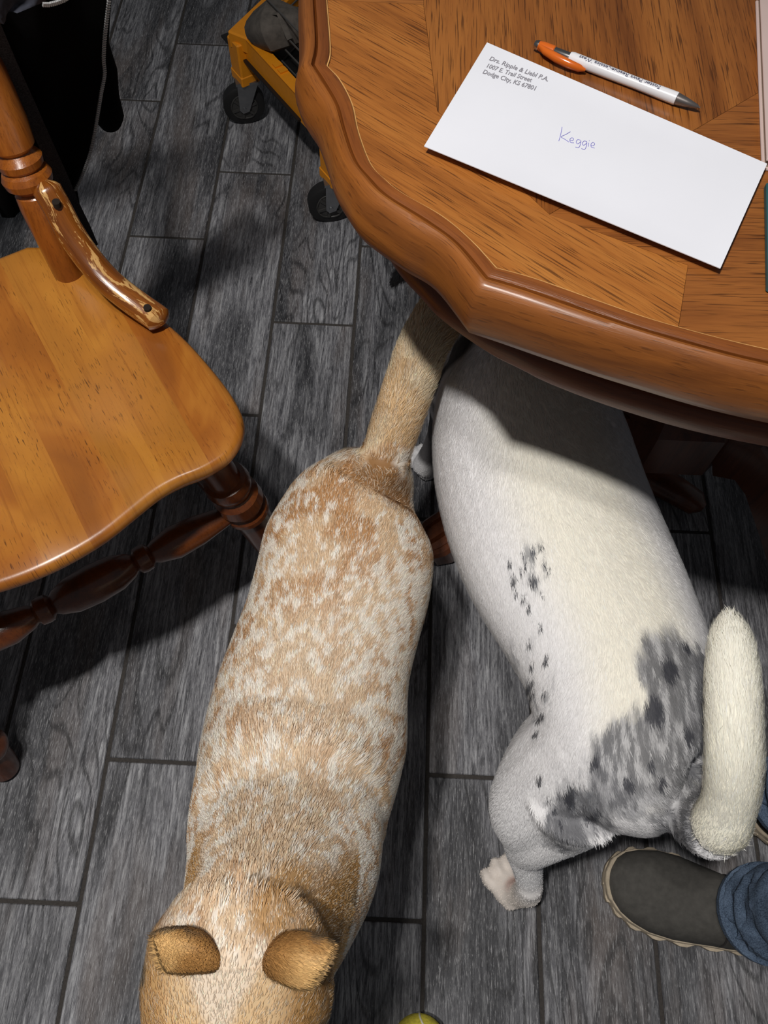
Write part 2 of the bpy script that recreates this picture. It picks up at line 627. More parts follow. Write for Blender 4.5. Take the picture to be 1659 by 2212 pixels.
loft([(.9, TZ - .044), (.62, TZ - .050), (.55, TZ - .062), (.62, TZ - .070), (.74, TZ - .073), (.80, TZ - .076), (.76, TZ - .080), (.88, TZ - .082), (.98, TZ - .087), (1.0, TZ - .094), (.97, TZ - .104), (.90, TZ - .110), (.7, TZ - .112), (0, TZ - .112)], inner_low, Lz, 'apron', M_MOULDING_SHADED, table, 'lower moulding, coloured dark for the shade under the rim')

# pedestal
PC = np.array([.405, .725])


def octa(r, z, rot=math.radians(22.5)):
    return [(PC[0] + r * math.cos(rot + k * math.pi / 4), PC[1] + r * math.sin(rot + k * math.pi / 4), z) for k in range(8)]


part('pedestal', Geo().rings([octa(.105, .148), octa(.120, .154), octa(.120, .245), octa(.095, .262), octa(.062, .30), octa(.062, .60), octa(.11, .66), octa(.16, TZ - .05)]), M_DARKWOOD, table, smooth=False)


def pleg(path, wid, hgt):
    gg = Geo()
    P = [np.array(p, float) for p in path]
    rows = []
    # moulded section: two raised ridges along the top
    sec = [(-1, -1), (1, -1), (1, .55), (.86, .8), (.62, .8), (.52, .6), (.2, .62), (.1, .95), (-.1, .95), (-.2, .62), (-.52, .6), (-.62, .8), (-.86, .8), (-1, .55)]
    for i, p in enumerate(P):
        t = nrm(P[min(i + 1, len(P) - 1)] - P[max(i - 1, 0)])
        s = nrm(np.cross(t, (0, 0, 1)))
        u = np.cross(s, t)
        rows.append([p + s * a * wid[i] + u * b * hgt[i] for a, b in sec])
    gg.rings(rows)
    return gg


def leg_to(px, py, wid=.034):
    a = np.array((PC[0], PC[1]))
    d = np.array((px, py)) - a
    pts, ws, hs = [], [], []
    for t, z, w, h in ((.28, .20, 1.0, .05), (.42, .225, 1.0, .045), (.56, .20, 1.0, .04), (.70, .14, .95, .036), (.82, .085, .9, .032), (.92, .05, 1.0, .030), (1.0, .036, 1.0, .028), (1.05, .030, .8, .024)):
        pts.append((*(a + d * t), z))
        ws.append(wid * w)
        hs.append(h)
    return pleg(pts, ws, hs)


for q in ((.075, .545), (.655, .470), (.13, .93), (.70, .93)):
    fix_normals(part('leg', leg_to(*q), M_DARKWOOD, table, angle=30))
fp = Geo()
fp.tube([(.40, .70, .022), (.46, .662, .022), (.493, .640, .020), (.503, .633, .018)], [(.03, .02), (.026, .018), (.022, .017), (.008, .010)], 14)
part('foot_rail', fp, M_DARKWOOD, table)

# ---------------------------------------------------------------- envelope with its writing
ez = TZ + .0076
E_TL, E_TR, E_BR, E_BL = [at(*q, ez) for q in ((1052, 92), (1657, 354), (1556, 580), (916, 316))]
env = root('envelope', 'white business envelope addressed in blue ink lying on the oak table', 'envelope', (*((E_TL + E_BR) / 2)[:2], TZ))
gg = Geo()
NX, NY = 24, 12
for side in (0, 1):
    vs = []
    for j in range(NY + 1):
        for i in range(NX + 1):
            s_, t_ = i / NX, j / NY
            p = (E_TL * (1 - s_) + E_TR * s_) * (1 - t_) + (E_BL * (1 - s_) + E_BR * s_) * t_
            puff = (math.sin(math.pi * s_) ** .5) * (math.sin(math.pi * t_) ** .5)
            z = TZ + (.0078 - .0030 * puff if side == 0 else .0072 - .0066 * puff)
            vs.append((p[0], p[1], z))
    n = NX + 1
    fs = [(j * n + i, (j + 1) * n + i, (j + 1) * n + i + 1, j * n + i + 1)[::(1 if side == 0 else -1)] for j in range(NY) for i in range(NX)]
    gg.add(vs, fs)
n = NX + 1
o2 = n * (NY + 1)
for i in range(NX):
    gg.f += [(i, i + 1, o2 + i + 1, o2 + i), (NY * n + i + 1, NY * n + i, o2 + NY * n + i, o2 + NY * n + i + 1)]
for j in range(NY):
    gg.f += [((j + 1) * n, j * n, o2 + j * n, o2 + (j + 1) * n), (j * n + NX, (j + 1) * n + NX, o2 + (j + 1) * n + NX, o2 + j * n + NX)]
part('paper', gg, M_PAPER, env)


def text_geo(body, size, bold=0.0, width=None):
    cu = bpy.data.curves.new('lettering', 'FONT')
    cu.body = body
    cu.size = size
    cu.offset = bold
    cu.resolution_u = 3
    ob = bpy.data.objects.new('lettering', cu)
    COL.objects.link(ob)
    dg = bpy.context.evaluated_depsgraph_get()
    me = bpy.data.meshes.new_from_object(ob.evaluated_get(dg))
    v = np.array([p.co[:2] for p in me.vertices])
    f = [tuple(p.vertices) for p in me.polygons]
    bpy.data.objects.remove(ob)
    bpy.data.curves.remove(cu)
    bpy.data.meshes.remove(me)
    if width:
        v[:, 0] *= width / v[:, 0].max()
    return v, f


def env_z(p):
    A = np.array([(E_TR - E_TL)[:2], (E_BL - E_TL)[:2]]).T
    s_, t_ = np.linalg.solve(A, np.array(p) - E_TL[:2])
    s_, t_ = np.clip((s_, t_), .01, .99)
    return TZ + .0078 - .0030 * (math.sin(math.pi * s_) ** .5) * (math.sin(math.pi * t_) ** .5) + .00025


def lay_text(body, p0, p1, hpx, name, parent, mat, bold=0.0):
    """Lettering laid flat on the envelope, base line from sight line p0 to p1."""
    a, b = at(*p0, ez + .001)[:2], at(*p1, ez + .001)[:2]
    ex = nrm(b - a)
    ey = np.array((-ex[1], ex[0]))
    v, f = text_geo(body, hpx, bold, np.linalg.norm(b - a))
    G = Geo()
    G.add([(*(a + ex * x + ey * y), env_z(a + ex * x + ey * y)) for x, y in v], f)
    return part(name, G, mat, parent, smooth=False)


lay_text('Drs. Ripple & Liebl P.A.', (1056, 126), (1184, 171), .0070, 'printed_name', env, M_INK, .00012)
lay_text('1007 E. Trail Street', (1049, 141), (1148, 172), .0070, 'printed_street', env, M_INK, .00012)
lay_text('Dodge City, KS 67801', (1042, 154), (1156, 189), .0070, 'printed_town', env, M_INK, .00012)

# handwriting: pen strokes in image pixels over the envelope
strokes = [[(1216, 266), (1214, 278), (1211, 290), (1209, 296)], [(1234, 276), (1224, 282), (1214, 287), (1222, 292), (1231, 298)],
           [(1233, 294), (1239, 295), (1241, 291), (1237, 289), (1233, 293), (1235, 299), (1242, 300)],
           [(1256, 294), (1250, 293), (1247, 298), (1250, 302), (1256, 298), (1257, 295), (1256, 303), (1252, 310), (1245, 309)],
           [(1270, 297), (1264, 296), (1260, 301), (1263, 305), (1269, 301), (1270, 298), (1269, 307), (1265, 314), (1258, 312)],
           [(1274, 300), (1273, 308)], [(1275, 295), (1275.6, 296)],
           [(1278, 305), (1284, 306), (1287, 302), (1283, 299), (1279, 303), (1280, 309), (1287, 311)]]
G = Geo()
for sx in strokes:
    pts = smooth_loop([np.array(p, float) for p in sx], (), 5) if len(sx) > 2 else [np.array(p, float) for p in sx]
    W_ = [at(p[0], p[1], ez + .001) for p in pts]
    W_ = [np.array((p[0], p[1], env_z(p[:2]))) for p in W_]
    G.tube(W_, [(.00022, .00012)] * len(W_), 6)
part('handwritten_name', G, M_BLUEINK, env, label='name handwritten in blue ballpoint ink')

# ---------------------------------------------------------------- pen
PR = .0048
pa, pb = at(1157, 97, TZ + PR), at(1512, 234, TZ + PR)
pa[2], pb[2] = TZ + PR + .0005, TZ + PR + .0005
pen = root('pen', 'white ballpoint pen with orange clip lying above the envelope', 'pen', (*((pa + pb) / 2)[:2], TZ))
ax = nrm(pb - pa)
PLN = np.linalg.norm(pb - pa)
PX = np.cross((0, 0, 1), ax)
pt = lambda t, r: (t, r)
part('barrel', Geo().lathe(pa, pb, [(.215, .003), (.216, .0043), (.235, .0048), (.45, .0046), (.62, .0043), (.80, .0047), (.862, .0048), (.864, .0041)], 28), M_PENBODY, pen)
part('tip', Geo().lathe(pa, pb, [(.862, .0041), (.866, .0045), (.92, .0034), (.985, .0015), (.99, .0008), (1.0, .0006)], 24), M_NIB, pen, label='grey metal pen tip')
part('plunger', Geo().lathe(pa, pb, [(.10, .0026), (.12, .0036), (.215, .0036), (.217, .0026)], 24), M_CHROME, pen, label='silver collar of the pen')
cap_ = part('cap', Geo().lathe(pa, pb, [(.015, .0012), (.02, .0034), (.05, .0042), (.115, .0042), (.12, .0035)], 24), M_PENORANGE, pen, label='orange pen cap')
part('button', Geo().lathe(pa, pb, [(-.008, .001), (-.004, .0030), (.012, .0038), (.022, .0038), (.024, .002)], 20), M_CHROME, pen, label='silver push button')
clip_dir = -PX * (1 if PX[1] > 0 else -1)
cp = [pa + ax * PLN * t + clip_dir * o_ + np.array((0, 0, h_)) for t, o_, h_ in ((.03, .003, .0015), (.08, .0062, .0018), (.16, .0088, .0018), (.24, .0092, .001), (.30, .0078, .0), (.335, .0066, -.0006))]
part('clip', Geo().tube(cp, [(.0010, .0022), (.0030, .0030), (.0034, .0036), (.0032, .0036), (.0026, .0030), (.0008, .0012)], 14), M_PENORANGE, pen, label='translucent orange pocket clip')


def pen_text(body, t0, t1, size, ang0, name):
    v, f = text_geo(body, size, .00008, (t1 - t0) * PLN)
    G = Geo()
    pts = []
    for x, y in v:
        a = ang0 + (y - size * .3) / .0047
        t = (t1 * PLN - x) / PLN
        r = np.interp(t, (.235, .45, .62, .80, .862), (.0048, .0046, .0043, .0047, .0048)) + .00012
        c_ = pa + ax * (t * PLN)
        pts.append(c_ + clip_dir * (r * math.sin(a)) * 1.0 + np.array((0, 0, r * math.cos(a))))
    G.add(pts, f)
    part(name, G, M_PENTEXT, pen, smooth=False)


pen_text('Foster Paws Rescue-Jessica West', .27, .76, .0044, .22, 'printed_line')
pen_text('facebook.com/fosterpawsrescuedc', .30, .755, .0036, -.62, 'printed_line')

# ---------------------------------------------------------------- things at the table's right edge
bl = [at(1641, -20, TZ + .010), at(1656, 345, TZ + .010)]
book = root('book', 'pale pinkish closed book at the right end of the table top', 'book', (*bl[1][:2], TZ))
d1 = nrm((bl[1] - bl[0]) * np.array((1, 1, 0)))
s1 = np.array((-d1[1], d1[0], 0)) * (1 if -d1[1] > 0 else -1)
cc = (bl[0] + bl[1]) / 2 + s1 * .075
cc[2] = TZ + .0054
LB = np.linalg.norm(bl[1] - bl[0])
part('pages', Geo().box(cc, (LB - .004, .146, .007), M=[d1, s1, (0, 0, 1)]), M_PAGES, book, smooth=False)
G = Geo()
for dz in (-.0042, .0042):
    G.box(cc + np.array((0, 0, dz)), (LB, .15, .0022), M=[d1, s1, (0, 0, 1)], bev=.0006)
part('cover', G, M_BOOK, book, smooth=False)
tl = [at(1656, 392, TZ + .006), at(1660, 620, TZ + .006)]
d1 = nrm((tl[1] - tl[0]) * np.array((1, 1, 0)))
s1 = np.array((-d1[1], d1[0], 0)) * (1 if -d1[1] > 0 else -1)
cc = (tl[0] + tl[1]) / 2 + s1 * .055
cc[2] = TZ + .0033
G = Geo().box(cc, (np.linalg.norm(tl[1] - tl[0]), .11, .006), M=[d1, s1, (0, 0, 1)], bev=.0012)
fo = root('folder', 'dark teal folder edge just right of the envelope corner', 'folder', (cc[0], cc[1], TZ))
part('cover', G, M_TEAL, fo, smooth=False)

# ---------------------------------------------------------------- wooden chair
CO = np.array((-.324, .320))                     # middle of the front edge on plan
CU = np.array((.833, .553))                      # towards the chair's left in its own frame (right in view)
CV = np.array((-.553, .833))                     # towards the back
SZ = .450
chair = root('dining_chair', 'honey brown wooden chair with scratched saddle seat at the left', 'chair', (*(CO + CV * .2), 0))
cw = lambda u, v, z: np.array((*(CO + CU * u + CV * v), z))
seat_px = [(182, 556), (238, 598), (300, 646), (350, 684), (400, 728), (450, 783), (492, 836), (518, 880), (526, 912), (520, 945), (503, 975), (478, 995), (440, 1016), (395, 1034), (345, 1062), (290, 1106), (225, 1158), (150, 1204), (80, 1238), (0, 1267)]
uvp = []
for q in seat_px:
    p = at(*q, SZ)[:2] - CO
    uvp.append((p @ CU, p @ CV))
uc = -.008                           # chair axis
back_px = [(0, 545), (60, 528), (118, 531)]
bk = []
for q in back_px:
    p = at(*q, SZ)[:2] - CO
    bk.append((p @ CU, p @ CV))
half = bk[1:] + uvp                              # from back middle round to front middle
ulim = uvp[-1][0]
other = [(2 * uc - u, v) for u, v in half[::-1] if 2 * uc - u < ulim - .012]
full = half + other
full = [tuple(p) for p in smooth_loop([np.array(p) for p in full + full[:1]], (), 3)][:-1]
NS = len(full)
cen = np.array((uc, .2))


def seat_row(shrink, z):
    out = []
    for u, v in full:
        p = np.array((u, v))
        d = cen - p
        p = p + nrm(d) * shrink
        out.append(cw(p[0], p[1], z))
    return out


G = Geo()
rows = [seat_row(.075, SZ - .040), seat_row(.02, SZ - .036), seat_row(.006, SZ - .024), seat_row(.0, SZ - .012), seat_row(.001, SZ - .005), seat_row(.004, SZ - .001), seat_row(.009, SZ)]
G.rings(rows, closed_top=False)
# saddle: rings towards the middle
prev = (len(rows) - 1) * NS
for f_, dz in ((.12, -.0005), (.3, -.005), (.5, -.009), (.72, -.010), (.9, -.009)):
    st = len(G.v)
    for k, (u, v) in enumerate(full):
        p = np.array((u, v))
        p = p + nrm(cen - p) * .009
        p = p + (cen - p) * f_
        ridge = .006 * math.exp(-((p[0] - uc) / .03) ** 2) * sm(.2, .0, p[1])
        G.v.append(tuple(cw(p[0], p[1], SZ + dz + ridge)))
    for k in range(NS):
        k2 = (k + 1) % NS
        G.f.append((prev + k, prev + k2, st + k2, st + k))
    prev = st
G.v.append(tuple(cw(cen[0], cen[1], SZ - .009)))
for k in range(NS):
    G.f.append((prev + k, prev + (k + 1) % NS, len(G.v) - 1))
suv = []
for p in G.v:
    d = np.array(p[:2]) - CO
    suv.append((d @ CU, d @ CV))


def seat_material():
    t = NT('seat_wood')
    tc = t.n('ShaderNodeTexCoord')
    v0 = tc.outputs['UV']
    # the glued staves of the seat, each with its own tone
    sp = t.n('ShaderNodeSeparateXYZ')
    t.l(v0, sp.inputs[0])
    wob = t.n('ShaderNodeMath', operation='MULTIPLY_ADD')
    t.l(sp.outputs[0], wob.inputs[0])
    wob.inputs[1].default_value = 1 / .047
    wob.inputs[2].default_value = .35
    fl = t.n('ShaderNodeMath', operation='FLOOR')
    t.l(wob.outputs[0], fl.inputs[0])
    wn = t.n('ShaderNodeTexWhiteNoise', noise_dimensions='1D')
    t.l(fl.outputs[0], wn.inputs['W'])
    cmb = t.n('ShaderNodeCombineXYZ')
    t.l(wn.outputs['Value'], cmb.inputs[0])
    t.l(wn.outputs['Value'], cmb.inputs[1])
    ad = t.n('ShaderNodeVectorMath', operation='ADD')
    t.l(v0, ad.inputs[0])
    t.l(cmb.outputs[0], ad.inputs[1])
    v = ad.outputs[0]
    cl = t.noise(t.map(v, (16, 7, 1)), 1.0, 3, .5, .8)
    c = t.ramp(cl, [(.30, lin(142, 80, 26)), (.50, lin(166, 98, 32)), (.72, lin(196, 130, 48))])
    c = t.mix(c, lin(200, 138, 52), t.ramp(wn.outputs['Value'], [(.0, 0.0), (1.0, .55)]))
    po = t.noise(t.map(v, (620, 62, 1)), 1.0, 3, .55, .3)
    reg = t.noise(t.map(v, (14, 5, 1), (5, 2, 0)), 1.0, 2)
    pm_ = t.mix(t.ramp(po, [(.60, 0.0), (.66, .8)]), t.ramp(reg, [(.38, .15), (.6, 1.0)]), 1.0, 'MULTIPLY')
    c = t.mix(c, lin(70, 32, 8), pm_)
    gr = t.noise(t.map(v, (260, 7, 1)), 1.0, 5, .6, .3)
    c = t.mix(c, lin(128, 62, 14), t.ramp(gr, [(.52, 0.0), (.72, .45)]))
    sc = t.noise(t.map(v0, (210, 80, 1), (1, 4, 0), (0, 0, .5)), 1.0, 2, .5, 1.2)
    c = t.mix(c, lin(236, 190, 120), t.ramp(sc, [(.80, 0.0), (.82, .9)]))
    t.l(c, t.b.inputs['Base Color'])
    t.b.inputs['Roughness'].default_value = .34
    t.b.inputs['Coat Weight'].default_value = .35
    t.b.inputs['Coat Roughness'].default_value = .25
    t.bump(po, .12, .0004)
    return t.m


fix_normals(part('seat', G, seat_material(), chair, uv=suv, angle=70))
LEGP = [(0, .016), (.05, .0195), (.13, .0200), (.155, .0205), (.16, .026), (.185, .0285), (.21, .0265), (.225, .022), (.232, .0225), (.25, .0290), (.29, .0300), (.315, .0255), (.325, .0250), (.335, .0285), (.35, .0290), (.36, .0255), (.42, .0235), (.60, .0225), (.78, .0200), (.80, .0245), (.82, .0260), (.84, .0240), (.855, .0200), (.875, .0205), (.93, .0215), (.985, .0205), (1.0, .017)]
fr_top, fr_bot = cw(.176, .058, SZ - .036), cw(.248, .016, 0.0)
fl_top, fl_bot = cw(2 * uc - .165, .065, SZ - .036), cw(2 * uc - .235, .02, 0.0)
fl_bot = np.array((*at(12, 1662, 0)[:2], 0))
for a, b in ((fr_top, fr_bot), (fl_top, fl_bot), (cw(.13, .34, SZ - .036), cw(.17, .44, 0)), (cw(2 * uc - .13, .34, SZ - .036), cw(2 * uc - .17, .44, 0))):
    part('leg', Geo().lathe(a, b, LEGP), M_TURNED_SHADED, chair, angle=25)
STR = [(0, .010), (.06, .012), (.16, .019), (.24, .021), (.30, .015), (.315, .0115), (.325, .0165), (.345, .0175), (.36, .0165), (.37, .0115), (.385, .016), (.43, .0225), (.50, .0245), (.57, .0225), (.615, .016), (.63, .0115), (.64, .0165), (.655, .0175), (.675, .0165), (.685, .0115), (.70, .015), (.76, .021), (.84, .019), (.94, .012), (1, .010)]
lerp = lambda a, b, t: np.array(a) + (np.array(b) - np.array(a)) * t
part('stretcher', Geo().lathe(lerp(fr_top, fr_bot, .33), lerp(fl_top, fl_bot, .33), STR), M_TURNED_SHADED, chair, angle=25)
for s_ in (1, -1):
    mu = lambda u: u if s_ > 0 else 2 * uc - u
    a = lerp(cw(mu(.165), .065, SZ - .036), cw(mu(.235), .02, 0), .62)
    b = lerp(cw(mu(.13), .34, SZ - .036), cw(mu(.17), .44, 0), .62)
    part('side_stretcher', Geo().lathe(a, b, [(0, .010), (.3, .015), (.5, .018), (.7, .015), (1, .010)]), M_TURNED_SHADED, chair)
# back posts, leaning back
p_base = at(150, 588, SZ)[:2] - CO
ub, vb = p_base @ CU, p_base @ CV
POST = [(0, .0150), (.02, .0185), (.10, .0200), (.185, .0215), (.215, .0205), (.222, .017), (.226, .0195), (.236, .0255), (.250, .0272), (.262, .0245), (.268, .0205), (.275, .0235), (.288, .0245), (.298, .0205), (.305, .0180), (.315, .0225), (.36, .0245), (.55, .0240), (.75, .0205), (1, .017)]
for s_ in (1, -1):
    mu = lambda u: u if s_ > 0 else 2 * uc - u
    part('back_post', Geo().lathe(cw(mu(ub), vb, SZ - .01), cw(mu(ub + .012), vb + .115, SZ + .5), POST), M_TURNED, chair, angle=25)
# crest rail and spindles
cr = []
for k in range(13):
    t = k / 12
    u = lerp(2 * uc - ub - .05, ub + .05, t)
    cr.append(cw(u, vb + .125 + .03 * math.sin(math.pi * t), SZ + .50))
part('crest_rail', Geo().tube(cr, [(.012, .045)] * 13, 16, flat=3), M_TURNED, chair)
for k in range(4):
    u = lerp(2 * uc - ub - .01, .03, (k + .7) / 4)
    part('spindle', Geo().lathe(cw(u, vb + .01, SZ - .01), cw(u, vb + .14, SZ + .47), [(0, .009), (.3, .012), (.5, .014), (.7, .011), (1, .008)], 14), M_TURNED, chair)
# bent brace from the post to the seat edge
bp = [(92, 392, .572), (106, 418, .562), (124, 450, .549), (146, 492, .532), (172, 533, .516), (204, 575, .500), (240, 613, .487), (280, 645, .4765), (315, 670, .470), (338, 686, .467), (350, 697, .466)]
bpts = smooth_loop([at(*q) for q in bp], (), 3)
nb = len(bpts)
part_b = part('back_brace', Geo().tube(bpts, [(.0155 * min(1, .35 + 1.3 * min(i, nb - 1 - i) / 3), .0125 * min(1, .35 + 1.3 * min(i, nb - 1 - i) / 3)) for i in range(nb)], 18, flat=2.4), M_WORN, chair, uv=tube_uv(bpts, 18, .0145), label='bent brace with the finish worn off')
for q in ((121, 436, .5655), (318, 664, .4835)):
    c_ = at(*q)
    nn = nrm(np.array((.1, -.1, 1)))
    part('screw_hole', Geo().tube([c_ - nn * .006, c_, c_ + nn * .0005], [.0042, .0042, .0042], 14), M_HOLE, part_b)

# ---------------------------------------------------------------- black jacket hung on the chair back
JP = cw(uc, vb + .10, SZ + .1)
JN = np.array((*CV, .30))
jacket = root('jacket', 'black zip jacket hanging over the back of the wooden chair', 'jacket', (*cw(uc + .1, vb + .12, 0)[:2], .2))


def sheet(px, off, thick, wave, name, mat, parent, label=None, ncol=14):
    """Cloth panel: rows of (left, right) sight lines on the slanting plane of the chair back."""
    rows = [(np.array(a, float), np.array(b, float)) for a, b in px]
    n0 = nrm(JN)
    G = Geo()
    m = len(rows)
    for side in (0, 1):
        for j, (a, b) in enumerate(rows):
            for i in range(ncol + 1):
                q = a + (b - a) * i / ncol
                p = at_plane(q[0], q[1], JP + n0 * off, JN)
                w = wave * (math.sin(i * 1.1 + j * .35) + .6 * math.sin(i * .53 - j * .8)) * min(1, i / 2, (ncol - i) / 2)
                G.v.append(tuple(p + n0 * (w + (thick if side else 0))))
    n = ncol + 1
    o2 = m * n
    for j in range(m - 1):
        for i in range(ncol):
            a = j * n + i
            G.f += [(a, a + 1, a + n + 1, a + n), (o2 + a, o2 + a + n, o2 + a + n + 1, o2 + a + 1)]
    for i in range(ncol):
        G.f += [(i + 1, i, o2 + i, o2 + i + 1), ((m - 1) * n + i, (m - 1) * n + i + 1, o2 + (m - 1) * n + i + 1, o2 + (m - 1) * n + i)]
    for j in range(m - 1):
        G.f += [(j * n, (j + 1) * n, o2 + (j + 1) * n, o2 + j * n), ((j + 1) * n + ncol, j * n + ncol, o2 + j * n + ncol, o2 + (j + 1) * n + ncol)]
    return fix_normals(part(name, G, mat, parent, label=label, angle=80))


sheet([((-420, -330), (250, -160)), ((-300, -160), (243, -60)), ((-200, -60), (236, 10)), ((-130, 40), (226, 90)), ((-90, 120), (222, 150)), ((-60, 200), (214, 215)), ((-40, 280), (204, 280)), ((-25, 350), (188, 345)), ((-10, 420), (166, 405)), ((5, 470), (172, 440))], .0, .022, .004, 'body_panel', M_JACKET, jacket)
sheet([((-70, -30), (-45, -45)), ((-30, 60), (0, 48)), ((8, 150), (38, 138)), ((45, 235), (76, 222)), ((84, 315), (112, 303)), ((118, 390), (146, 378)), ((150, 455), (172, 440)), ((176, 505), (196, 490)), ((196, 540), (212, 528))], -.014, .014, .0, 'ribbed_hem', M_RIB, jacket, 'charcoal ribbed hem band', 3)
# sleeve showing past the zip
sl = [at_plane(*q, JP + nrm(JN) * .05, JN) for q in ((196, -60), (196, 20), (198, 90), (213, 150), (224, 205), (235, 250), (239, 268))]
part('sleeve', Geo().tube(sl, [(.022, .022), (.020, .020), (.018, .018), (.021, .020), (.018, .018), (.0185, .018), (.013, .012)], 16), M_JACKET, jacket)
# zip teeth down the front edge
zp = smooth_loop([np.array(q, float) for q in ((238, -20), (232, 30), (226, 85), (224, 130), (226, 160), (218, 205), (210, 255), (202, 300), (192, 340), (178, 378), (162, 412))], (), 8)
zw = [at_plane(*q, JP - nrm(JN) * .004, JN) for q in zp]
G = Geo()
acc = 0
for i in range(len(zw) - 1):
    t = nrm(zw[i + 1] - zw[i])
    L = np.linalg.norm(zw[i + 1] - zw[i])
    while acc < L:
        c_ = zw[i] + t * acc
        s_ = nrm(np.cross(t, JN))
        G.box(c_, (.0014, .0036, .0020), M=[t, s_, np.cross(t, s_)])
        acc += .0030
    acc -= L
part('zipper', G, M_ZIP, jacket, smooth=False, kind='stuff', label='silver metal zip teeth')
# collar with its own short zip at the top
sheet([((-160, -80), (150, -120)), ((-130, -20), (150, -60)), ((-90, 20), (128, -22)), ((-50, 40), (96, 4)), ((-20, 48), (50, 22))], -.03, .018, .004, 'collar', M_LINING, jacket, 'dark grey collar lining', 10)
zc = [at_plane(*q, JP - nrm(JN) * .040, JN) for q in ((150, -8), (138, 0), (122, 6), (106, 10), (90, 10))]
G = Geo()
for i in range(len(zc) - 1):
    t = nrm(zc[i + 1] - zc[i])
    for k in range(4):
        c_ = lerp(zc[i], zc[i + 1], k / 4)
        s_ = nrm(np.cross(t, JN))
        G.box(c_, (.0014, .0036, .0020), M=[t, s_, np.cross(t, s_)])
part('collar_zipper', G, M_ZIP, jacket, smooth=False, kind='stuff')

# ---------------------------------------------------------------- orange cart
c1 = np.array((*at(530, 262, 0)[:2], 0)) + np.array((.03, .03, 0))
cart = root('cart', 'orange steel rolling cart on black casters under the table', 'cart', (*c1[:2], 0))
RZ = .175
k0 = at(516, 68, RZ + .02)
k1 = at(700, 268, RZ + .02)
k2 = at(600, -12, RZ + .02)
dA, dB = nrm((k1 - k0) * (1, 1, 0)), nrm((k2 - k0) * (1, 1, 0))
LA, LB2 = .315, .36
up = np.array((0, 0, 1.0))
G = Geo().box(k0 + dA * LA / 2 - up * .025 + 0 * dB, (LA, .004, .05), M=[dA, np.cross(up, dA), up])
G.box(k0 + dA * LA / 2 + np.cross(up, dA) * .009 * (1 if np.dot(np.cross(up, dA), dB) > 0 else -1), (LA, .022, .003), M=[dA, np.cross(up, dA), up])
part('side_rail', G, M_ORANGE, cart, smooth=False)
G = Geo().bar(k0 - up * .012 - dB * .012 + dA * .008, k0 + dB * LB2 - up * .012 + dA * .008, .046, .034, bev=.003)
part('end_rail', G, M_ORANGE, cart, smooth=False)
for a, b in ((k0 + dB * LB2, dA), (k0 + dA * LA, dB)):
    part('rail', Geo().bar(a - up * .02, a + b * (LA if b is dA else LB2) - up * .02, .022, .045), M_ORANGE, cart, smooth=False)
axl = nrm((.22, -.97, 0))
crs = nrm(np.cross(up, axl))
for a, b in ((0, 0), (1, 0), (0, 1), (1, 1)):
    c_ = k0 + np.array((.012, .004, 0)) + dA * LA * a + dB * LB2 * b - (dA * .010) * (1 - 2 * a) - (dB * .012) * (1 - 2 * b)
    foot = np.array((c_[0], c_[1], .098))
    G = Geo().bar((c_[0], c_[1], RZ + .008), foot, .038, .042, up=dA, bev=.003)
    post = part('post', G, M_ORANGE, cart, smooth=False)
    part('socket', Geo().bar(foot + up * .018, foot - up * .003, .041, .045, up=dA, bev=.002), M_ORANGE, post, smooth=False)
    w = foot * (1, 1, 0) + crs * -.012 + np.array((0, 0, .0425))
    fk = Geo()
    for s_ in (-1, 1):
        o_ = axl * .020 * s_
        tri = [foot + o_ - crs * .020, foot + o_ + crs * .022, w + o_ + crs * .009 - up * .006, w + o_ - crs * .004 - up * .010, w + o_ - crs * .010 - up * .002]
        n_ = len(tri)
        fk.add([p - axl * .0012 for p in tri] + [p + axl * .0012 for p in tri], [tuple(range(n_))[::-1], tuple(range(n_, 2 * n_))] + [(k, (k + 1) % n_, n_ + (k + 1) % n_, n_ + k) for k in range(n_)])
    fk.box(foot + up * .000, (.045, .045, .006), M=[axl, crs, up])
    fk.tube([w - axl * .022, w + axl * .023], [.004, .004], 12)
    caster = fix_normals(part('caster', fk, M_STEEL, cart, smooth=False, label='zinc caster fork'))
    wh = Geo().tube([w - axl * .0135, w - axl * .0125, w - axl * .010, w + axl * .010, w + axl * .0125, w + axl * .0135], [.026, .038, .0425, .0425, .038, .026], 32)
    part('wheel', wh, M_RUBBER, caster, label='black rubber wheel')
    hub = Geo().tube([w + axl * .0135, w + axl * .0155], [.026, .009], 20)
    hub.tube([w + axl * (.0140 + .0010 * math.sin(k)) + (crs * math.cos(k * math.pi / 16) + up * math.sin(k * math.pi / 16)) * .0265 for k in range(33)], [.0016] * 33, 6, up=axl)
    for k in range(6):
        an = k * math.pi / 3 + .3
        d_ = crs * math.cos(an) + up * math.sin(an)
        hub.bar(w + d_ * .006 + axl * .0155, w + d_ * .025 + axl * .0150, .005, .004, up=axl)
    part('hub', hub, M_WHEELHUB, caster)
part('tray', Geo().box(k0 + dA * LA / 2 + dB * LB2 / 2 - up * .045, (LA - .02, LB2 - .02, .004), M=[dA, np.cross(up, dA), up]), M_BLACKPL, cart, smooth=False)
for t in (.40, .46):
    part('tab', Geo().bar(k0 + dA * LA * t + dB * .012 + up * .003, k0 + dA * LA * (t + .04) + dB * .012 + up * .003, .016, .003), M_ORANGE, cart, smooth=False)
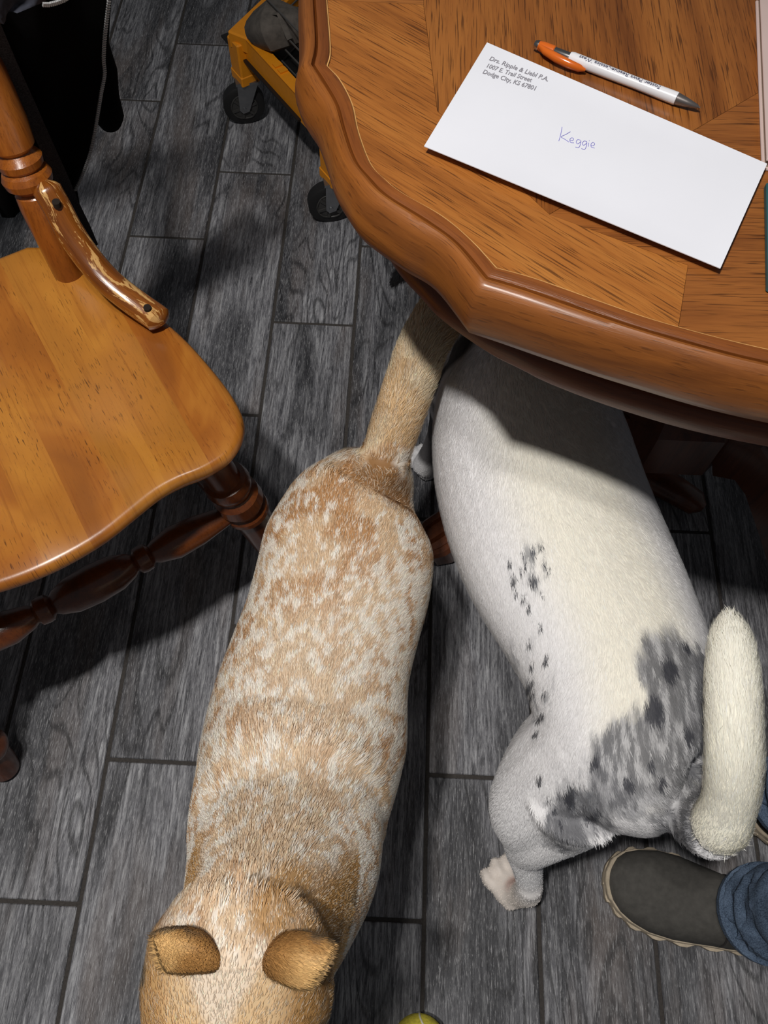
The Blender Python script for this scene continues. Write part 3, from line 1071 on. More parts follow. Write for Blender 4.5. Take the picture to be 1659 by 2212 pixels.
# wire crate and a grey bag on the cart
cr0 = k0 + dA * .05 + dB * .05 - up * .042
crate = root('wire_crate', 'black wire mesh crate standing on the orange cart', 'crate', tuple(cr0))
sA, sB, hC = .30, .27, .10
part('crate_base', Geo().box(cr0 + dA * sA / 2 + dB * sB / 2 + up * .004, (sA, sB, .008), M=[dA, nrm(np.cross(up, dA)), up]), M_BLACKPL, crate, smooth=False)
for i in range(7):
    p = cr0 + dA * sA * i / 6
    part('wire', Geo().bar(p + up * .012, p + up * (.012 + hC), .0022, .0022), M_WIRE, crate, smooth=False)
    part('wire', Geo().bar(p + up * .0095, p + dB * sB + up * .0095, .0022, .0022), M_WIRE, crate, smooth=False)
for i in range(6):
    p = cr0 + dB * sB * i / 5
    part('wire', Geo().bar(p + up * .0115, p + dA * sA + up * .0115, .0022, .0022), M_WIRE, crate, smooth=False)
    part('wire', Geo().bar(p + up * .012, p + up * (.012 + hC), .0022, .0022), M_WIRE, crate, smooth=False)
for a, b in ((cr0, cr0 + dA * sA), (cr0, cr0 + dB * sB), (cr0 + dA * sA, cr0 + dA * sA + dB * sB), (cr0 + dB * sB, cr0 + dA * sA + dB * sB)):
    for h_ in (.045, .075, .112):
        part('wire', Geo().bar(a + up * h_, b + up * h_, .0024, .0024), M_WIRE, crate, smooth=False)
bg = [at(q[0], q[1], RZ + z) for q, z in (((545, 88), .005), ((562, 62), .03), ((590, 52), .05), ((618, 48), .05), ((640, 40), .03))]
bag = root('bag', 'grey canvas bag lying on the orange cart', 'bag', tuple(bg[2] - up * .05))
part('cloth', Geo().tube(bg, [(.012, .010), (.042, .028), (.055, .035), (.045, .032), (.02, .02)], 14, flat=3), M_GREYBAG, bag)
part('strap', Geo().tube([bg[1] + up * .030, bg[2] + up * .036 + dA * .03, bg[2] + dA * .062 + up * .005], [(.006, .002)] * 3, 8), M_GREYBAG, bag, label='grey webbing strap')


# ---------------------------------------------------------------- dogs
def hash3(ix, iy, iz, seed):
    h = (ix * 374761393 + iy * 668265263 + iz * 2147483647 + seed * 974711) & 0xffffffff
    h = ((h ^ (h >> 13)) * 1274126177) & 0xffffffff
    return ((h ^ (h >> 16)) & 0xffff) / 65535.0


def vnoise(P, scale, seed=0):
    Q = P * scale
    I = np.floor(Q).astype(np.int64)
    F = Q - I
    F = F * F * (3 - 2 * F)
    out = 0
    for dx in (0, 1):
        for dy in (0, 1):
            for dz in (0, 1):
                w = (F[:, 0] if dx else 1 - F[:, 0]) * (F[:, 1] if dy else 1 - F[:, 1]) * (F[:, 2] if dz else 1 - F[:, 2])
                out = out + w * hash3(I[:, 0] + dx, I[:, 1] + dy, I[:, 2] + dz, seed)
    return out


def fbm(P, scale, seed=0, oct=3):
    s, a, t = 0, 1.0, 0
    for o in range(oct):
        s = s + a * vnoise(P, scale * 2 ** o, seed + o * 17)
        t += a
        a *= .5
    return s / t


def poly_dist(P, poly):
    """Signed distance on plan, negative inside."""
    d = np.full(len(P), 1e9)
    ins = np.zeros(len(P), bool)
    m = len(poly)
    for i in range(m):
        a, b = poly[i], poly[(i + 1) % m]
        ab = b - a
        t = np.clip(((P - a) @ ab) / (ab @ ab), 0, 1)
        d = np.minimum(d, np.linalg.norm(P - a - t[:, None] * ab, axis=1))
        cond = ((a[1] > P[:, 1]) != (b[1] > P[:, 1]))
        xin = (b[0] - a[0]) * (P[:, 1] - a[1]) / (b[1] - a[1] + 1e-12) + a[0]
        ins ^= cond & (P[:, 0] < xin)
    return np.where(ins, -d, d)


def st(L, R, z, rh):
    a, b = at(*L, z), at(*R, z)
    return (a + b) / 2, np.linalg.norm(b - a) / 2, rh


def dense(stations, n=4):
    """Smooth a list of (centre, half width, half height)."""
    A = [np.array((*c, w, h)) for c, w, h in stations]
    B = smooth_loop(A, (), n)
    return [b[:3] for b in B], [(b[3], b[4]) for b in B]


def make_body(geo, voxel, name, smooth_iter=4):
    me = bpy.data.meshes.new(name)
    me.from_pydata(geo.v, [], geo.f)
    o = bpy.data.objects.new(name, me)
    COL.objects.link(o)
    import bmesh
    b = bmesh.new()
    b.from_mesh(me)
    bmesh.ops.recalc_face_normals(b, faces=b.faces)
    b.to_mesh(me)
    b.free()
    m = o.modifiers.new('r', 'REMESH')
    m.mode = 'VOXEL'
    m.voxel_size = voxel
    s_ = o.modifiers.new('s', 'SMOOTH')
    s_.factor = .5
    s_.iterations = smooth_iter
    dg = bpy.context.evaluated_depsgraph_get()
    dg.update()
    out = bpy.data.meshes.new_from_object(o.evaluated_get(dg))
    bpy.data.objects.remove(o)
    V = np.empty(len(out.vertices) * 3)
    out.vertices.foreach_get('co', V)
    F = [tuple(p.vertices) for p in out.polygons]
    return V.reshape(-1, 3), F


def coat_attr(me, C):
    a = me.color_attributes.new('coat', 'FLOAT_COLOR', 'POINT')
    a.data.foreach_set('color', np.hstack([C, np.ones((len(C), 1))]).astype(np.float32).ravel())


def grow_fur(V, F, count, length, width, lift, flow, colour, shade_var, name, mat, parent, mask=None, pale=None):
    T = []
    for f in F:
        T.append(f[:3])
        if len(f) == 4:
            T.append((f[0], f[2], f[3]))
    T = np.array(T)
    A, B, C = V[T[:, 0]], V[T[:, 1]], V[T[:, 2]]
    N = np.cross(B - A, C - A)
    ar = np.linalg.norm(N, axis=1) + 1e-15
    N = N / ar[:, None]
    w = ar.copy()
    if mask is not None:
        w = w * mask((A + B + C) / 3, N)
    idx = rng.choice(len(T), count, p=w / w.sum())
    r1, r2 = rng.random(count), rng.random(count)
    fl = r1 + r2 > 1
    r1[fl], r2[fl] = 1 - r1[fl], 1 - r2[fl]
    P = A[idx] + (B - A)[idx] * r1[:, None] + (C - A)[idx] * r2[:, None]
    n = N[idx]
    D = flow(P)
    D = D + rng.normal(0, .16, D.shape)
    D = D - n * (D * n).sum(1)[:, None]
    q_ = np.linalg.norm(D, axis=1)
    D /= q_[:, None] + 1e-9
    Sd = np.cross(D, n)
    ln = length(P) * rng.uniform(.65, 1.2, count) * np.clip(q_ * 1.6, .25, 1)
    wd = width * rng.uniform(.7, 1.3, count)
    p0 = P - n * .001
    p1 = P + D * (ln * .5)[:, None] + n * (ln * lift)[:, None]
    p2 = P + D * ln[:, None] + n * (ln * lift * .9)[:, None]
    Vs = np.stack([p0 - Sd * wd[:, None] / 2, p0 + Sd * wd[:, None] / 2, p1 + Sd * wd[:, None] * .42, p1 - Sd * wd[:, None] * .42, p2], 1).reshape(-1, 3)
    base = np.arange(count)[:, None] * 5
    quads = base + np.array([0, 1, 2, 3])
    tris = base + np.array([3, 2, 4])
    me = bpy.data.meshes.new(name)
    me.vertices.add(count * 5)
    me.vertices.foreach_set('co', (Vs - BASE[parent]).astype(np.float32).ravel())
    li = np.concatenate([quads.ravel(), tris.ravel()])
    me.loops.add(len(li))
    me.loops.foreach_set('vertex_index', li.astype(np.int32))
    me.polygons.add(count * 2)
    ls = np.concatenate([np.arange(count) * 4, count * 4 + np.arange(count) * 3])
    me.polygons.foreach_set('loop_start', ls.astype(np.int32))
    me.update(calc_edges=True)
    me.polygons.foreach_set('use_smooth', np.ones(count * 2, bool))
    Cc = colour(P)
    v = np.exp(rng.normal(0, shade_var, (count, 1)))
    if pale is not None:                          # some hairs are cream right through the coat
        pk = (rng.random(count) < pale[0])[:, None] * .55
        Cc = Cc + (np.array(pale[1]) - Cc) * pk
    Cc = np.clip(Cc * v, 0, .95)
    coat_attr(me, np.repeat(Cc, 5, axis=0))
    me.materials.append(mat)
    o = bpy.data.objects.new(name, me)
    COL.objects.link(o)
    o.parent = parent
    o['kind'] = 'stuff'
    return o


def body_obj(V, F, C, name, mat, parent):
    g_ = Geo()
    me = bpy.data.meshes.new(name)
    me.from_pydata((V - BASE[parent]).tolist(), [], F)
    for p in me.polygons:
        p.use_smooth = True
    coat_attr(me, C)
    me.materials.append(mat)
    o = bpy.data.objects.new(name, me)
    COL.objects.link(o)
    o.parent = parent
    BASE[o] = BASE[parent]
    return o


def flow_from(spine, down=.55):
    """Hair lies from head to tail and runs down the flanks."""
    Sp = np.array(spine)
    Tn = np.gradient(Sp, axis=0)
    Tn /= np.linalg.norm(Tn, axis=1)[:, None] + 1e-9

    def f(P):
        out = np.empty_like(P)
        for s0 in range(0, len(P), 20000):
            Q = P[s0:s0 + 20000]
            d = ((Q[:, None, :] - Sp[None]) ** 2).sum(2)
            k = d.argmin(1)
            lo = np.clip((Sp[k][:, 2] - Q[:, 2]) / .1, 0, 1)
            side = Q - Sp[k]
            side[:, 2] = 0
            out[s0:s0 + 20000] = Tn[k] * (1 - .6 * lo)[:, None] + np.array((0, 0, -1.0)) * (down + .8 * lo)[:, None] + side * 3.0
        return out
    return f


def nearest(P, Sp):
    k = np.empty(len(P), int)
    for s0 in range(0, len(P), 20000):
        Q = P[s0:s0 + 20000]
        k[s0:s0 + 20000] = ((Q[:, None, :] - Sp[None]) ** 2).sum(2).argmin(1)
    return k


def leg_geo(g_, pts, rad):
    A = [np.array((*p, r)) for p, r in zip(pts, rad)]
    B = smooth_loop(A, (), 4)
    g_.tube([b[:3] for b in B], [b[3] for b in B], 16, up=(0, 1, .01))


def paw(g_, c, d, w=.026, toes=True):
    d = nrm((d[0], d[1], 0))
    s_ = np.array((-d[1], d[0], 0))
    c = np.array((c[0], c[1], 0.0))
    g_.tube([c - d * .030 + up * .02, c - d * .01 + up * .022, c + d * .004 + up * .017, c + d * .014 + up * .012], [(w * .55, .018), (w * .85, .019), (w * .9, .015), (w * .6, .009)], 16)
    for k in range(4):
        o_ = (k - 1.5) * w * .50
        e = .026 if k in (1, 2) else .018
        g_.tube([c + s_ * o_ + d * .004 + up * .016, c + s_ * o_ * 1.1 + d * e * .75 + up * .015, c + s_ * o_ * 1.1 + d * (e + .008) + up * .010], [(w * .23, .013), (w * .25, .0150), (w * .19, .011)], 12)


# ---- the tan speckled dog
D1 = [st((790, 968), (880, 985), .385, .030), st((752, 998), (892, 1022), .372, .050), st((690, 1030), (904, 1066), .355, .070), st((622, 1082), (922, 1130), .345, .082), st((578, 1150), (935, 1196), .335, .090),
      st((555, 1240), (930, 1270), .335, .090), st((528, 1340), (905, 1360), .335, .086), st((495, 1430), (886, 1440), .335, .088), st((465, 1510), (880, 1520), .335, .096),
      st((443, 1600), (876, 1605), .335, .106), st((424, 1690), (854, 1690), .345, .110), st((412, 1770), (830, 1775), .362, .104), st((404, 1850), (822, 1860), .392, .090),
      st((396, 1920), (786, 1935), .430, .086), st((390, 1985), (746, 1998), .470, .080), st((378, 2045), (708, 2055), .508, .070), st((370, 2100), (690, 2110), .527, .060)]
c1p, c1r = dense(D1)
dog1 = root('dog', 'tan and white speckled dog walking towards the camera, seen from above', 'dog', (*np.mean([c1p[8], c1p[30]], axis=0)[:2], 0))
g1 = Geo().tube(c1p, c1r, 36, flat=2.15)
# tail
T1 = [st((786, 975), (884, 1000), .385, .030), st((797, 925), (896, 960), .405, .027), st((822, 855), (914, 905), .430, .025), st((846, 785), (938, 838), .445, .024), st((868, 722), (962, 770), .452, .024), st((905, 655), (1002, 705), .450, .023), st((950, 590), (1040, 650), .440, .020), st((1005, 540), (1080, 600), .425, .012), st((1050, 520), (1080, 560), .415, .004)]
t1p, t1r = dense(T1)
g1.tube(t1p, t1r, 20)
# haunches and shoulders bulging at the sides, then the legs
px3 = at
for hip, knee, hock, pw in (((694, 1150, .32), (690, 1200, .22), (680, 1150, .10), (684, 1190, 0)), ((815, 1190, .32), (806, 1250, .22), (826, 1200, .10), (815, 1240, 0))):
    leg_geo(g1, [px3(*hip), px3(*knee), px3(*hock), px3(pw[0], pw[1], .03)], [.050, .036, .019, .018])
    paw(g1, px3(*pw), (-.15, -1))
for sh, el, wr, pw in (((525, 1760, .345), (522, 1790, .24), (560, 1830, .10), (565, 1850, 0)), ((735, 1780, .345), (736, 1835, .24), (706, 1870, .10), (702, 1885, 0))):
    leg_geo(g1, [px3(*sh), px3(*el), px3(*wr), px3(pw[0], pw[1], .03)], [.046, .034, .021, .019])
    paw(g1, px3(*pw), (-.15, -1))
# head: skull, muzzle, folded ears
hc = at(514, 2130, .535)
hd = nrm(at(500, 2330, .50) - hc)
hx = nrm(np.cross(hd, up))
g1.tube([hc - hd * .060 - up * .02, hc - hd * .035, hc, hc + hd * .03, hc + hd * .055 - up * .008], [(.050, .046), (.063, .056), (.068, .056), (.064, .052), (.050, .040)], 26)
g1.tube([hc + hd * .03 - up * .012, hc + hd * .065 - up * .02, hc + hd * .10 - up * .026, hc + hd * .125 - up * .028, hc + hd * .136 - up * .030], [(.045, .038), (.032, .028), (.026, .023), (.021, .018), (.009, .009)], 20)
V1_, F1_ = make_body(g1, .0046, 'body', 10)
Sp1 = np.array(t1p[::-1] + c1p + [hc, hc + hd * .12])
TS = len(t1p)
Sd1 = np.array(c1p)


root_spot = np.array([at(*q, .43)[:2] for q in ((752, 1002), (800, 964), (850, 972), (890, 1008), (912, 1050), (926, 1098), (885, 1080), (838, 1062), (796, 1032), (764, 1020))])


def coat1(P):
    k = nearest(P, Sd1)
    s = k / (len(Sd1) - 1)                       # 0 rump, 1 head
    w_ = np.array([r[0] for r in c1r])[k]
    tn = np.gradient(Sd1, axis=0)[k]
    sd = np.stack([tn[:, 1], -tn[:, 0]], 1)
    sd /= np.linalg.norm(sd, axis=1)[:, None] + 1e-9
    lat = ((P - Sd1[k])[:, :2] * sd).sum(1) / w_
    al = np.abs(lat)
    Q = P * np.array((1, .75, .7))
    n1 = fbm(Q, 165, 3, 3)
    n2 = fbm(Q, 40, 8, 2)
    n3 = fbm(P, 9, 12, 2)
    # white ticking: dense on the flanks, thin along the back, most in the middle of the body
    mid_s = sm(.28, .45, s) * sm(.95, .70, s)
    th = .600 - .130 * sm(.2, .85, al) - .030 * mid_s + .12 * sm(.36, .08, s) * sm(.9, .4, al) - .09 * (n3 - .5) - .12 * sm(.36, .22, P[:, 2])
    white = sm(th - .045, th + .045, n1)
    tan = np.array(lin(214, 184, 148))
    red = np.array(lin(188, 142, 96))
    wht = np.array(lin(244, 236, 224))
    base = tan + (red - tan) * sm(.42, .62, n2)[:, None]
    pale = np.array(lin(226, 204, 176))
    base = base + (pale - base) * (.45 * mid_s * sm(.9, .3, al) + .35 * sm(.70, .85, s) + .25 * sm(.5, .65, n3)).clip(0, .75)[:, None]
    c = base + (wht - base) * (white * .92)[:, None]
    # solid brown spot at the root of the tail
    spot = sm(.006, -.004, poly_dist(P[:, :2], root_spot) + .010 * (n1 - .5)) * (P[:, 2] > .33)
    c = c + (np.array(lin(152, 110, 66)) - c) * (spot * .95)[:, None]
    # tail: cream tan
    dt = ((P[:, None, :] - np.array(t1p)[None, ::2]) ** 2).sum(2).min(1) ** .5
    tl_ = sm(.045, .034, dt) * (P[:, 1] > at(840, 985, .40)[1]) * (1 - spot)
    tc_ = np.array(lin(234, 214, 180)) + (np.array(lin(214, 182, 138)) - np.array(lin(234, 214, 180))) * sm(.45, .62, fbm(P, 30, 5))[:, None]
    c = c + (tc_ - c) * tl_[:, None]
    # neck and head
    hh = (P - hc) @ hd
    hxx = (P - hc) @ hx
    head = sm(-.062, -.040, hh) * (P[:, 2] > .455)
    brown = np.array(lin(176, 132, 76)) + (np.array(lin(202, 160, 104)) - np.array(lin(176, 132, 76))) * sm(.42, .62, fbm(P, 26, 31))[:, None]
    gold = np.array(lin(222, 180, 118))
    # ears and cheeks brown, brow and muzzle golden, pale blaze down the middle
    hcol = np.array(lin(224, 194, 152)) + (gold - np.array(lin(224, 194, 152))) * sm(-.02, .016, hh)[:, None]
    hcol = hcol + (brown - hcol) * (sm(.030, .050, np.abs(hxx)) * sm(.02, .0, hh) * .9)[:, None]
    bw = .0035 + .016 * sm(.0, -.045, hh)
    blaze = sm(bw + .008, bw - .003, np.abs(hxx + .004 * np.sin(hh * 60)))
    hcol = hcol + (np.array(lin(238, 222, 202)) - hcol) * (blaze * .9)[:, None]
    dark = sm(.47, .55, fbm(P, 40, 44)) * sm(.050, .060, np.abs(hxx)) * sm(.592, .570, P[:, 2]) * sm(-.03, -.01, hh)
    hcol = hcol + (np.array(lin(92, 84, 74)) - hcol) * (dark * .9)[:, None]
    c = c + (hcol - c) * head[:, None]
    # brown patch behind the right ear
    q2 = at(655, 1965, .52)
    d2 = np.linalg.norm((P - q2)[:, :2], axis=1)
    pt_ = sm(.036, .022, d2 + .015 * (n2 - .5)) * (P[:, 2] > .42)
    c = c + (np.array(lin(182, 138, 82)) - c) * (pt_ * .8)[:, None]
    return np.clip(c, .01, .95)


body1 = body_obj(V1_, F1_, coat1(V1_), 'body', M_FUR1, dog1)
fl1 = flow_from(Sp1[::-1], .35)
f1 = lambda P: fl1(P)
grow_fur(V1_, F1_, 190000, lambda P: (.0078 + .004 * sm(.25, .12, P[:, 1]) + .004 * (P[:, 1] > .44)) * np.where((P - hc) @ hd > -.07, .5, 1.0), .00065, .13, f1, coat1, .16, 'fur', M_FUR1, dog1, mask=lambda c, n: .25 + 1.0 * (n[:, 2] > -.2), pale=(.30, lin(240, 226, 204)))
def ear_flap(A, B, C, D, bow, seed):
    """Folded ear: A inner back, B outer back tip, C outer front, D inner front."""
    A, B, C, D = [at(*q) for q in (A, B, C, D)]
    nn = 14
    G = Geo()
    nv = nrm(np.cross(B - A, D - A))
    nv = nv if nv[2] > 0 else -nv
    for side in (0, 1):
        for j in range(nn + 1):
            for i in range(nn + 1):
                a, b = i / nn, j / nn
                # rounded corners
                a2 = .5 + (a - .5) * (1 - .16 * (2 * abs(b - .5)) ** 3)
                b2 = .5 + (b - .5) * (1 - .16 * (2 * abs(a - .5)) ** 3)
                p = (A * (1 - a2) + B * a2) * (1 - b2) + (D * (1 - a2) + C * a2) * b2
                p = p + nv * (bow * math.sin(math.pi * b) * (.4 + .6 * math.sin(math.pi * a)) - .011 * (1 - a) ** 2)
                edge = min(a, 1 - a, b, 1 - b)
                th = .0026 * min(1, .25 + edge * 8)
                G.v.append(tuple(p + nv * (th if side else -th)))
    n = nn + 1
    o_ = n * n
    for j in range(nn):
        for i in range(nn):
            k = j * n + i
            G.f += [(k, k + 1, k + n + 1, k + n), (o_ + k, o_ + k + n, o_ + k + n + 1, o_ + k + 1)]
    for i in range(nn):
        G.f += [(i, i + 1, o_ + i + 1, o_ + i), (nn * n + i, nn * n + i + 1, o_ + nn * n + i + 1, o_ + nn * n + i),
                (i * n, (i + 1) * n, o_ + (i + 1) * n, o_ + i * n), (i * n + nn, (i + 1) * n + nn, o_ + (i + 1) * n + nn, o_ + i * n + nn)]
    o = fix_normals(part('ear', G, M_FUR1, dog1, angle=180))
    P = np.array(G.v)
    q = np.tile(np.stack(np.meshgrid(np.linspace(0, 1, n), np.linspace(0, 1, n)), -1).reshape(-1, 2), (2, 1))
    e = np.minimum(np.minimum(1 - q[:, 0], q[:, 1]), 1 - q[:, 1])
    c = np.array(lin(170, 124, 70)) + (np.array(lin(210, 170, 112)) - np.array(lin(170, 124, 70))) * (sm(.25, .85, q[:, 0]) * sm(.35, .6, fbm(P, 40, seed)))[:, None]  # brown inside to gold outside: the flap's shading put into its colour
    dk = sm(.50, .62, fbm(P, 55, seed + 3)) * sm(.45, .0, q[:, 1])
    c = c + (np.array(lin(108, 98, 84)) - c) * (dk * .8)[:, None]
    c = c + (np.array(lin(84, 66, 44)) - c) * (sm(.07, .0, e) * .75)[:, None]  # dark outline: shadow along the ear's edge painted into the coat
    coat_attr(o.data, c)
    tris = [f for f in G.f]
    near_c = lambda X: c[nearest(X, P)]
    out_ = nrm((B + C) / 2 - (A + D) / 2)
    grow_fur(P, tris, 5000, lambda X: np.full(len(X), .006), .0006, .10, lambda X: np.tile(out_, (len(X), 1)), near_c, .14, 'fur', M_FUR1, o)


ear_flap((446, 1994, .612), (322, 2008, .624), (352, 2110, .616), (494, 2092, .612), .010, 61)
ear_flap((598, 1998, .612), (734, 2030, .622), (664, 2152, .616), (542, 2094, .612), .010, 71)
for s_ in (-1, 1):
    part('eye', Geo().ball(hc + hd * .052 + hx * .034 * s_ + up * .016, .009), M_EYE, dog1)
part('nose', Geo().ball(hc + hd * .134 - up * .022, (.013, .011, .010)), M_NOSE, dog1)

# ---- the white dog with a blue merle patch
D2 = [st((1010, 650), (1190, 700), .400, .070), st((985, 715), (1240, 780), .390, .092), st((950, 800), (1288, 850), .375, .106), st((935, 890), (1325, 930), .365, .112), st((936, 990), (1358, 1000), .360, .110),
      st((955, 1090), (1392, 1090), .360, .105), st((988, 1180), (1430, 1180), .360, .100), st((1030, 1260), (1466, 1255), .360, .094), st((1078, 1340), (1500, 1335), .362, .088),
      st((1122, 1430), (1528, 1415), .365, .084), st((1148, 1510), (1538, 1505), .365, .084), st((1175, 1600), (1534, 1610), .360, .084), st((1230, 1664), (1526, 1684), .356, .078), st((1315, 1702), (1520, 1734), .354, .062), st((1400, 1716), (1514, 1764), .354, .034)]
c2p, c2r = dense(D2)
dog2 = root('dog', 'white dog with grey merle patch, head under the table, tail up', 'dog', (*np.mean([c2p[8], c2p[40]], axis=0)[:2], 0))
g2 = Geo().tube(c2p, c2r, 36, flat=2.1)
T2 = [(1478, 1700, .365, .030), (1516, 1768, .398, .030), (1550, 1786, .436, .026), (1574, 1735, .468, .0225), (1584, 1660, .495, .0225), (1585, 1580, .508, .022), (1583, 1500, .512, .0220), (1581, 1430, .512, .0205), (1578, 1375, .510, .0165), (1576, 1335, .508, .0075)]
tt = smooth_loop([np.array((*at(a, b, z), r)) for a, b, z, r in T2], (), 4)
g2.tube([b[:3] for b in tt], [b[3] for b in tt], 20)
# near hind leg reaching out to the left
leg_geo(g2, [at(1300, 1600, .355), at(1205, 1668, .300), at(1138, 1745, .245), at(1140, 1800, .190)], [.070, .058, .042, .030])
leg_geo(g2, [at(1250, 1700, .330), at(1225, 1745, .270), at(1165, 1800, .215), at(1140, 1830, .170)], [.055, .046, .034, .026])
leg_geo(g2, [at(1138, 1790, .205), at(1136, 1845, .150), at(1144, 1905, .095), at(1142, 1932, .060)], [.032, .022, .0165, .017])
leg_geo(g2, [at(1146, 1912, .098), at(1132, 1930, .055), at(1110, 1928, .028)], [.0165, .0165, .017])
pw0 = at(1098, 1908, .0)
paw(g2, pw0, (-.38, .92), .032)
# other hind leg under the rump, both forelegs under the table
leg_geo(g2, [at(1455, 1620, .340), at(1440, 1610, .240), at(1400, 1650, .105), at(1375, 1640, .03)], [.046, .038, .019, .018])
paw(g2, at(1370, 1630, 0), (-.38, .92))
for sh, el, wr, pw in (((1010, 800, .36), (985, 890, .22), (945, 960, .10), (915, 1010, .028)), ((1240, 860, .36), (1200, 950, .23), (1140, 1010, .10), (1110, 1040, .03))):
    leg_geo(g2, [px3(*sh), px3(*el), px3(*wr), px3(*pw)], [.055, .036, .021, .020])
    paw(g2, px3(pw[0], pw[1], 0), (-.38, .92))
# neck and head, low under the table
h2 = np.array((.085, .790, .36))
hd2 = nrm((-.25, .92, -.32))
hx2 = nrm(np.cross(hd2, up))
nk = c2p[0]
g2.tube([c2p[6], nk, nk + (h2 - nk) * .5, h2], [(.085, .08), (.066, .066), (.055, .056), (.052, .050)], 24)
g2.tube([h2 - hd2 * .05, h2 - hd2 * .02, h2 + hd2 * .02, h2 + hd2 * .05], [(.04, .04), (.058, .054), (.056, .050), (.038, .034)], 24)
g2.tube([h2 + hd2 * .03, h2 + hd2 * .065 - up * .008, h2 + hd2 * .10 - up * .012, h2 + hd2 * .125 - up * .014], [(.042, .036), (.030, .027), (.024, .021), (.012, .012)], 20)
for s_ in (-1, 1):
    b0 = h2 - hd2 * .01 + hx2 * .042 * s_ + up * .03
    g2.tube([b0, b0 + hx2 * .024 * s_ + up * .012, b0 + hx2 * .046 * s_ - up * .008 + hd2 * .01, b0 + hx2 * .056 * s_ - up * .034 + hd2 * .014], [(.020, .010), (.024, .0085), (.020, .007), (.006, .005)], 14)
V2_, F2_ = make_body(g2, .0036, 'body', 7)
Sd2 = np.array(c2p)

patch_px = [(1388, 1392), (1420, 1374), (1470, 1380), (1508, 1384), (1532, 1430), (1545, 1500), (1545, 1620), (1535, 1720), (1530, 1810), (1480, 1800), (1430, 1745), (1400, 1748), (1360, 1765), (1300, 1792), (1250, 1775), (1222, 1735), (1250, 1690), (1290, 1665), (1285, 1625), (1310, 1585), (1345, 1548), (1392, 1512), (1380, 1440)]
patch = np.array([at(*q, .44)[:2] for q in patch_px])


spots = [(1125, 1205, 5, .43, ), (1132, 1225, 5, .43), (1168, 1225, 5, .43), (1120, 1240, 5, .42), (1175, 1250, 5, .42), (1130, 1290, 6, .42), (1140, 1310, 5, .42), (1110, 1285, 5, .41), (1165, 1290, 5, .42), (1148, 1210, 5, .43), (1095, 1230, 5, .41), (1158, 1480, 5, .40), (1150, 1500, 6, .39), (1140, 1520, 5, .38), (1172, 1500, 5, .39), (1160, 1580, 5, .37), (1150, 1430, 5, .40), (1140, 1390, 5, .40), (1205, 1745, 7, .36), (1220, 1770, 6, .36), (1440, 1447, 26, .44), (1406, 1535, 28, .44), (1516, 1530, 15, .42), (1243, 1700, 12, .40), (1252, 1722, 9, .40), (1354, 1692, 13, .42), (1290, 1640, 12, .43), (1420, 1690, 12, .42), (1400, 1650, 9, .43),
         (1148, 1262, 13, .42), (1103, 1260, 8, .41), (1160, 1191, 7, .43), (1144, 1195, 6, .43), (1182, 1418, 6, .42), (1152, 1462, 8, .40), (1166, 1352, 5, .42), (1168, 1545, 7, .38), (1165, 1680, 7, .36), (1180, 1730, 6, .34), (1288, 1755, 9, .38), (1470, 1400, 12, .43), (1480, 1590, 14, .43)]


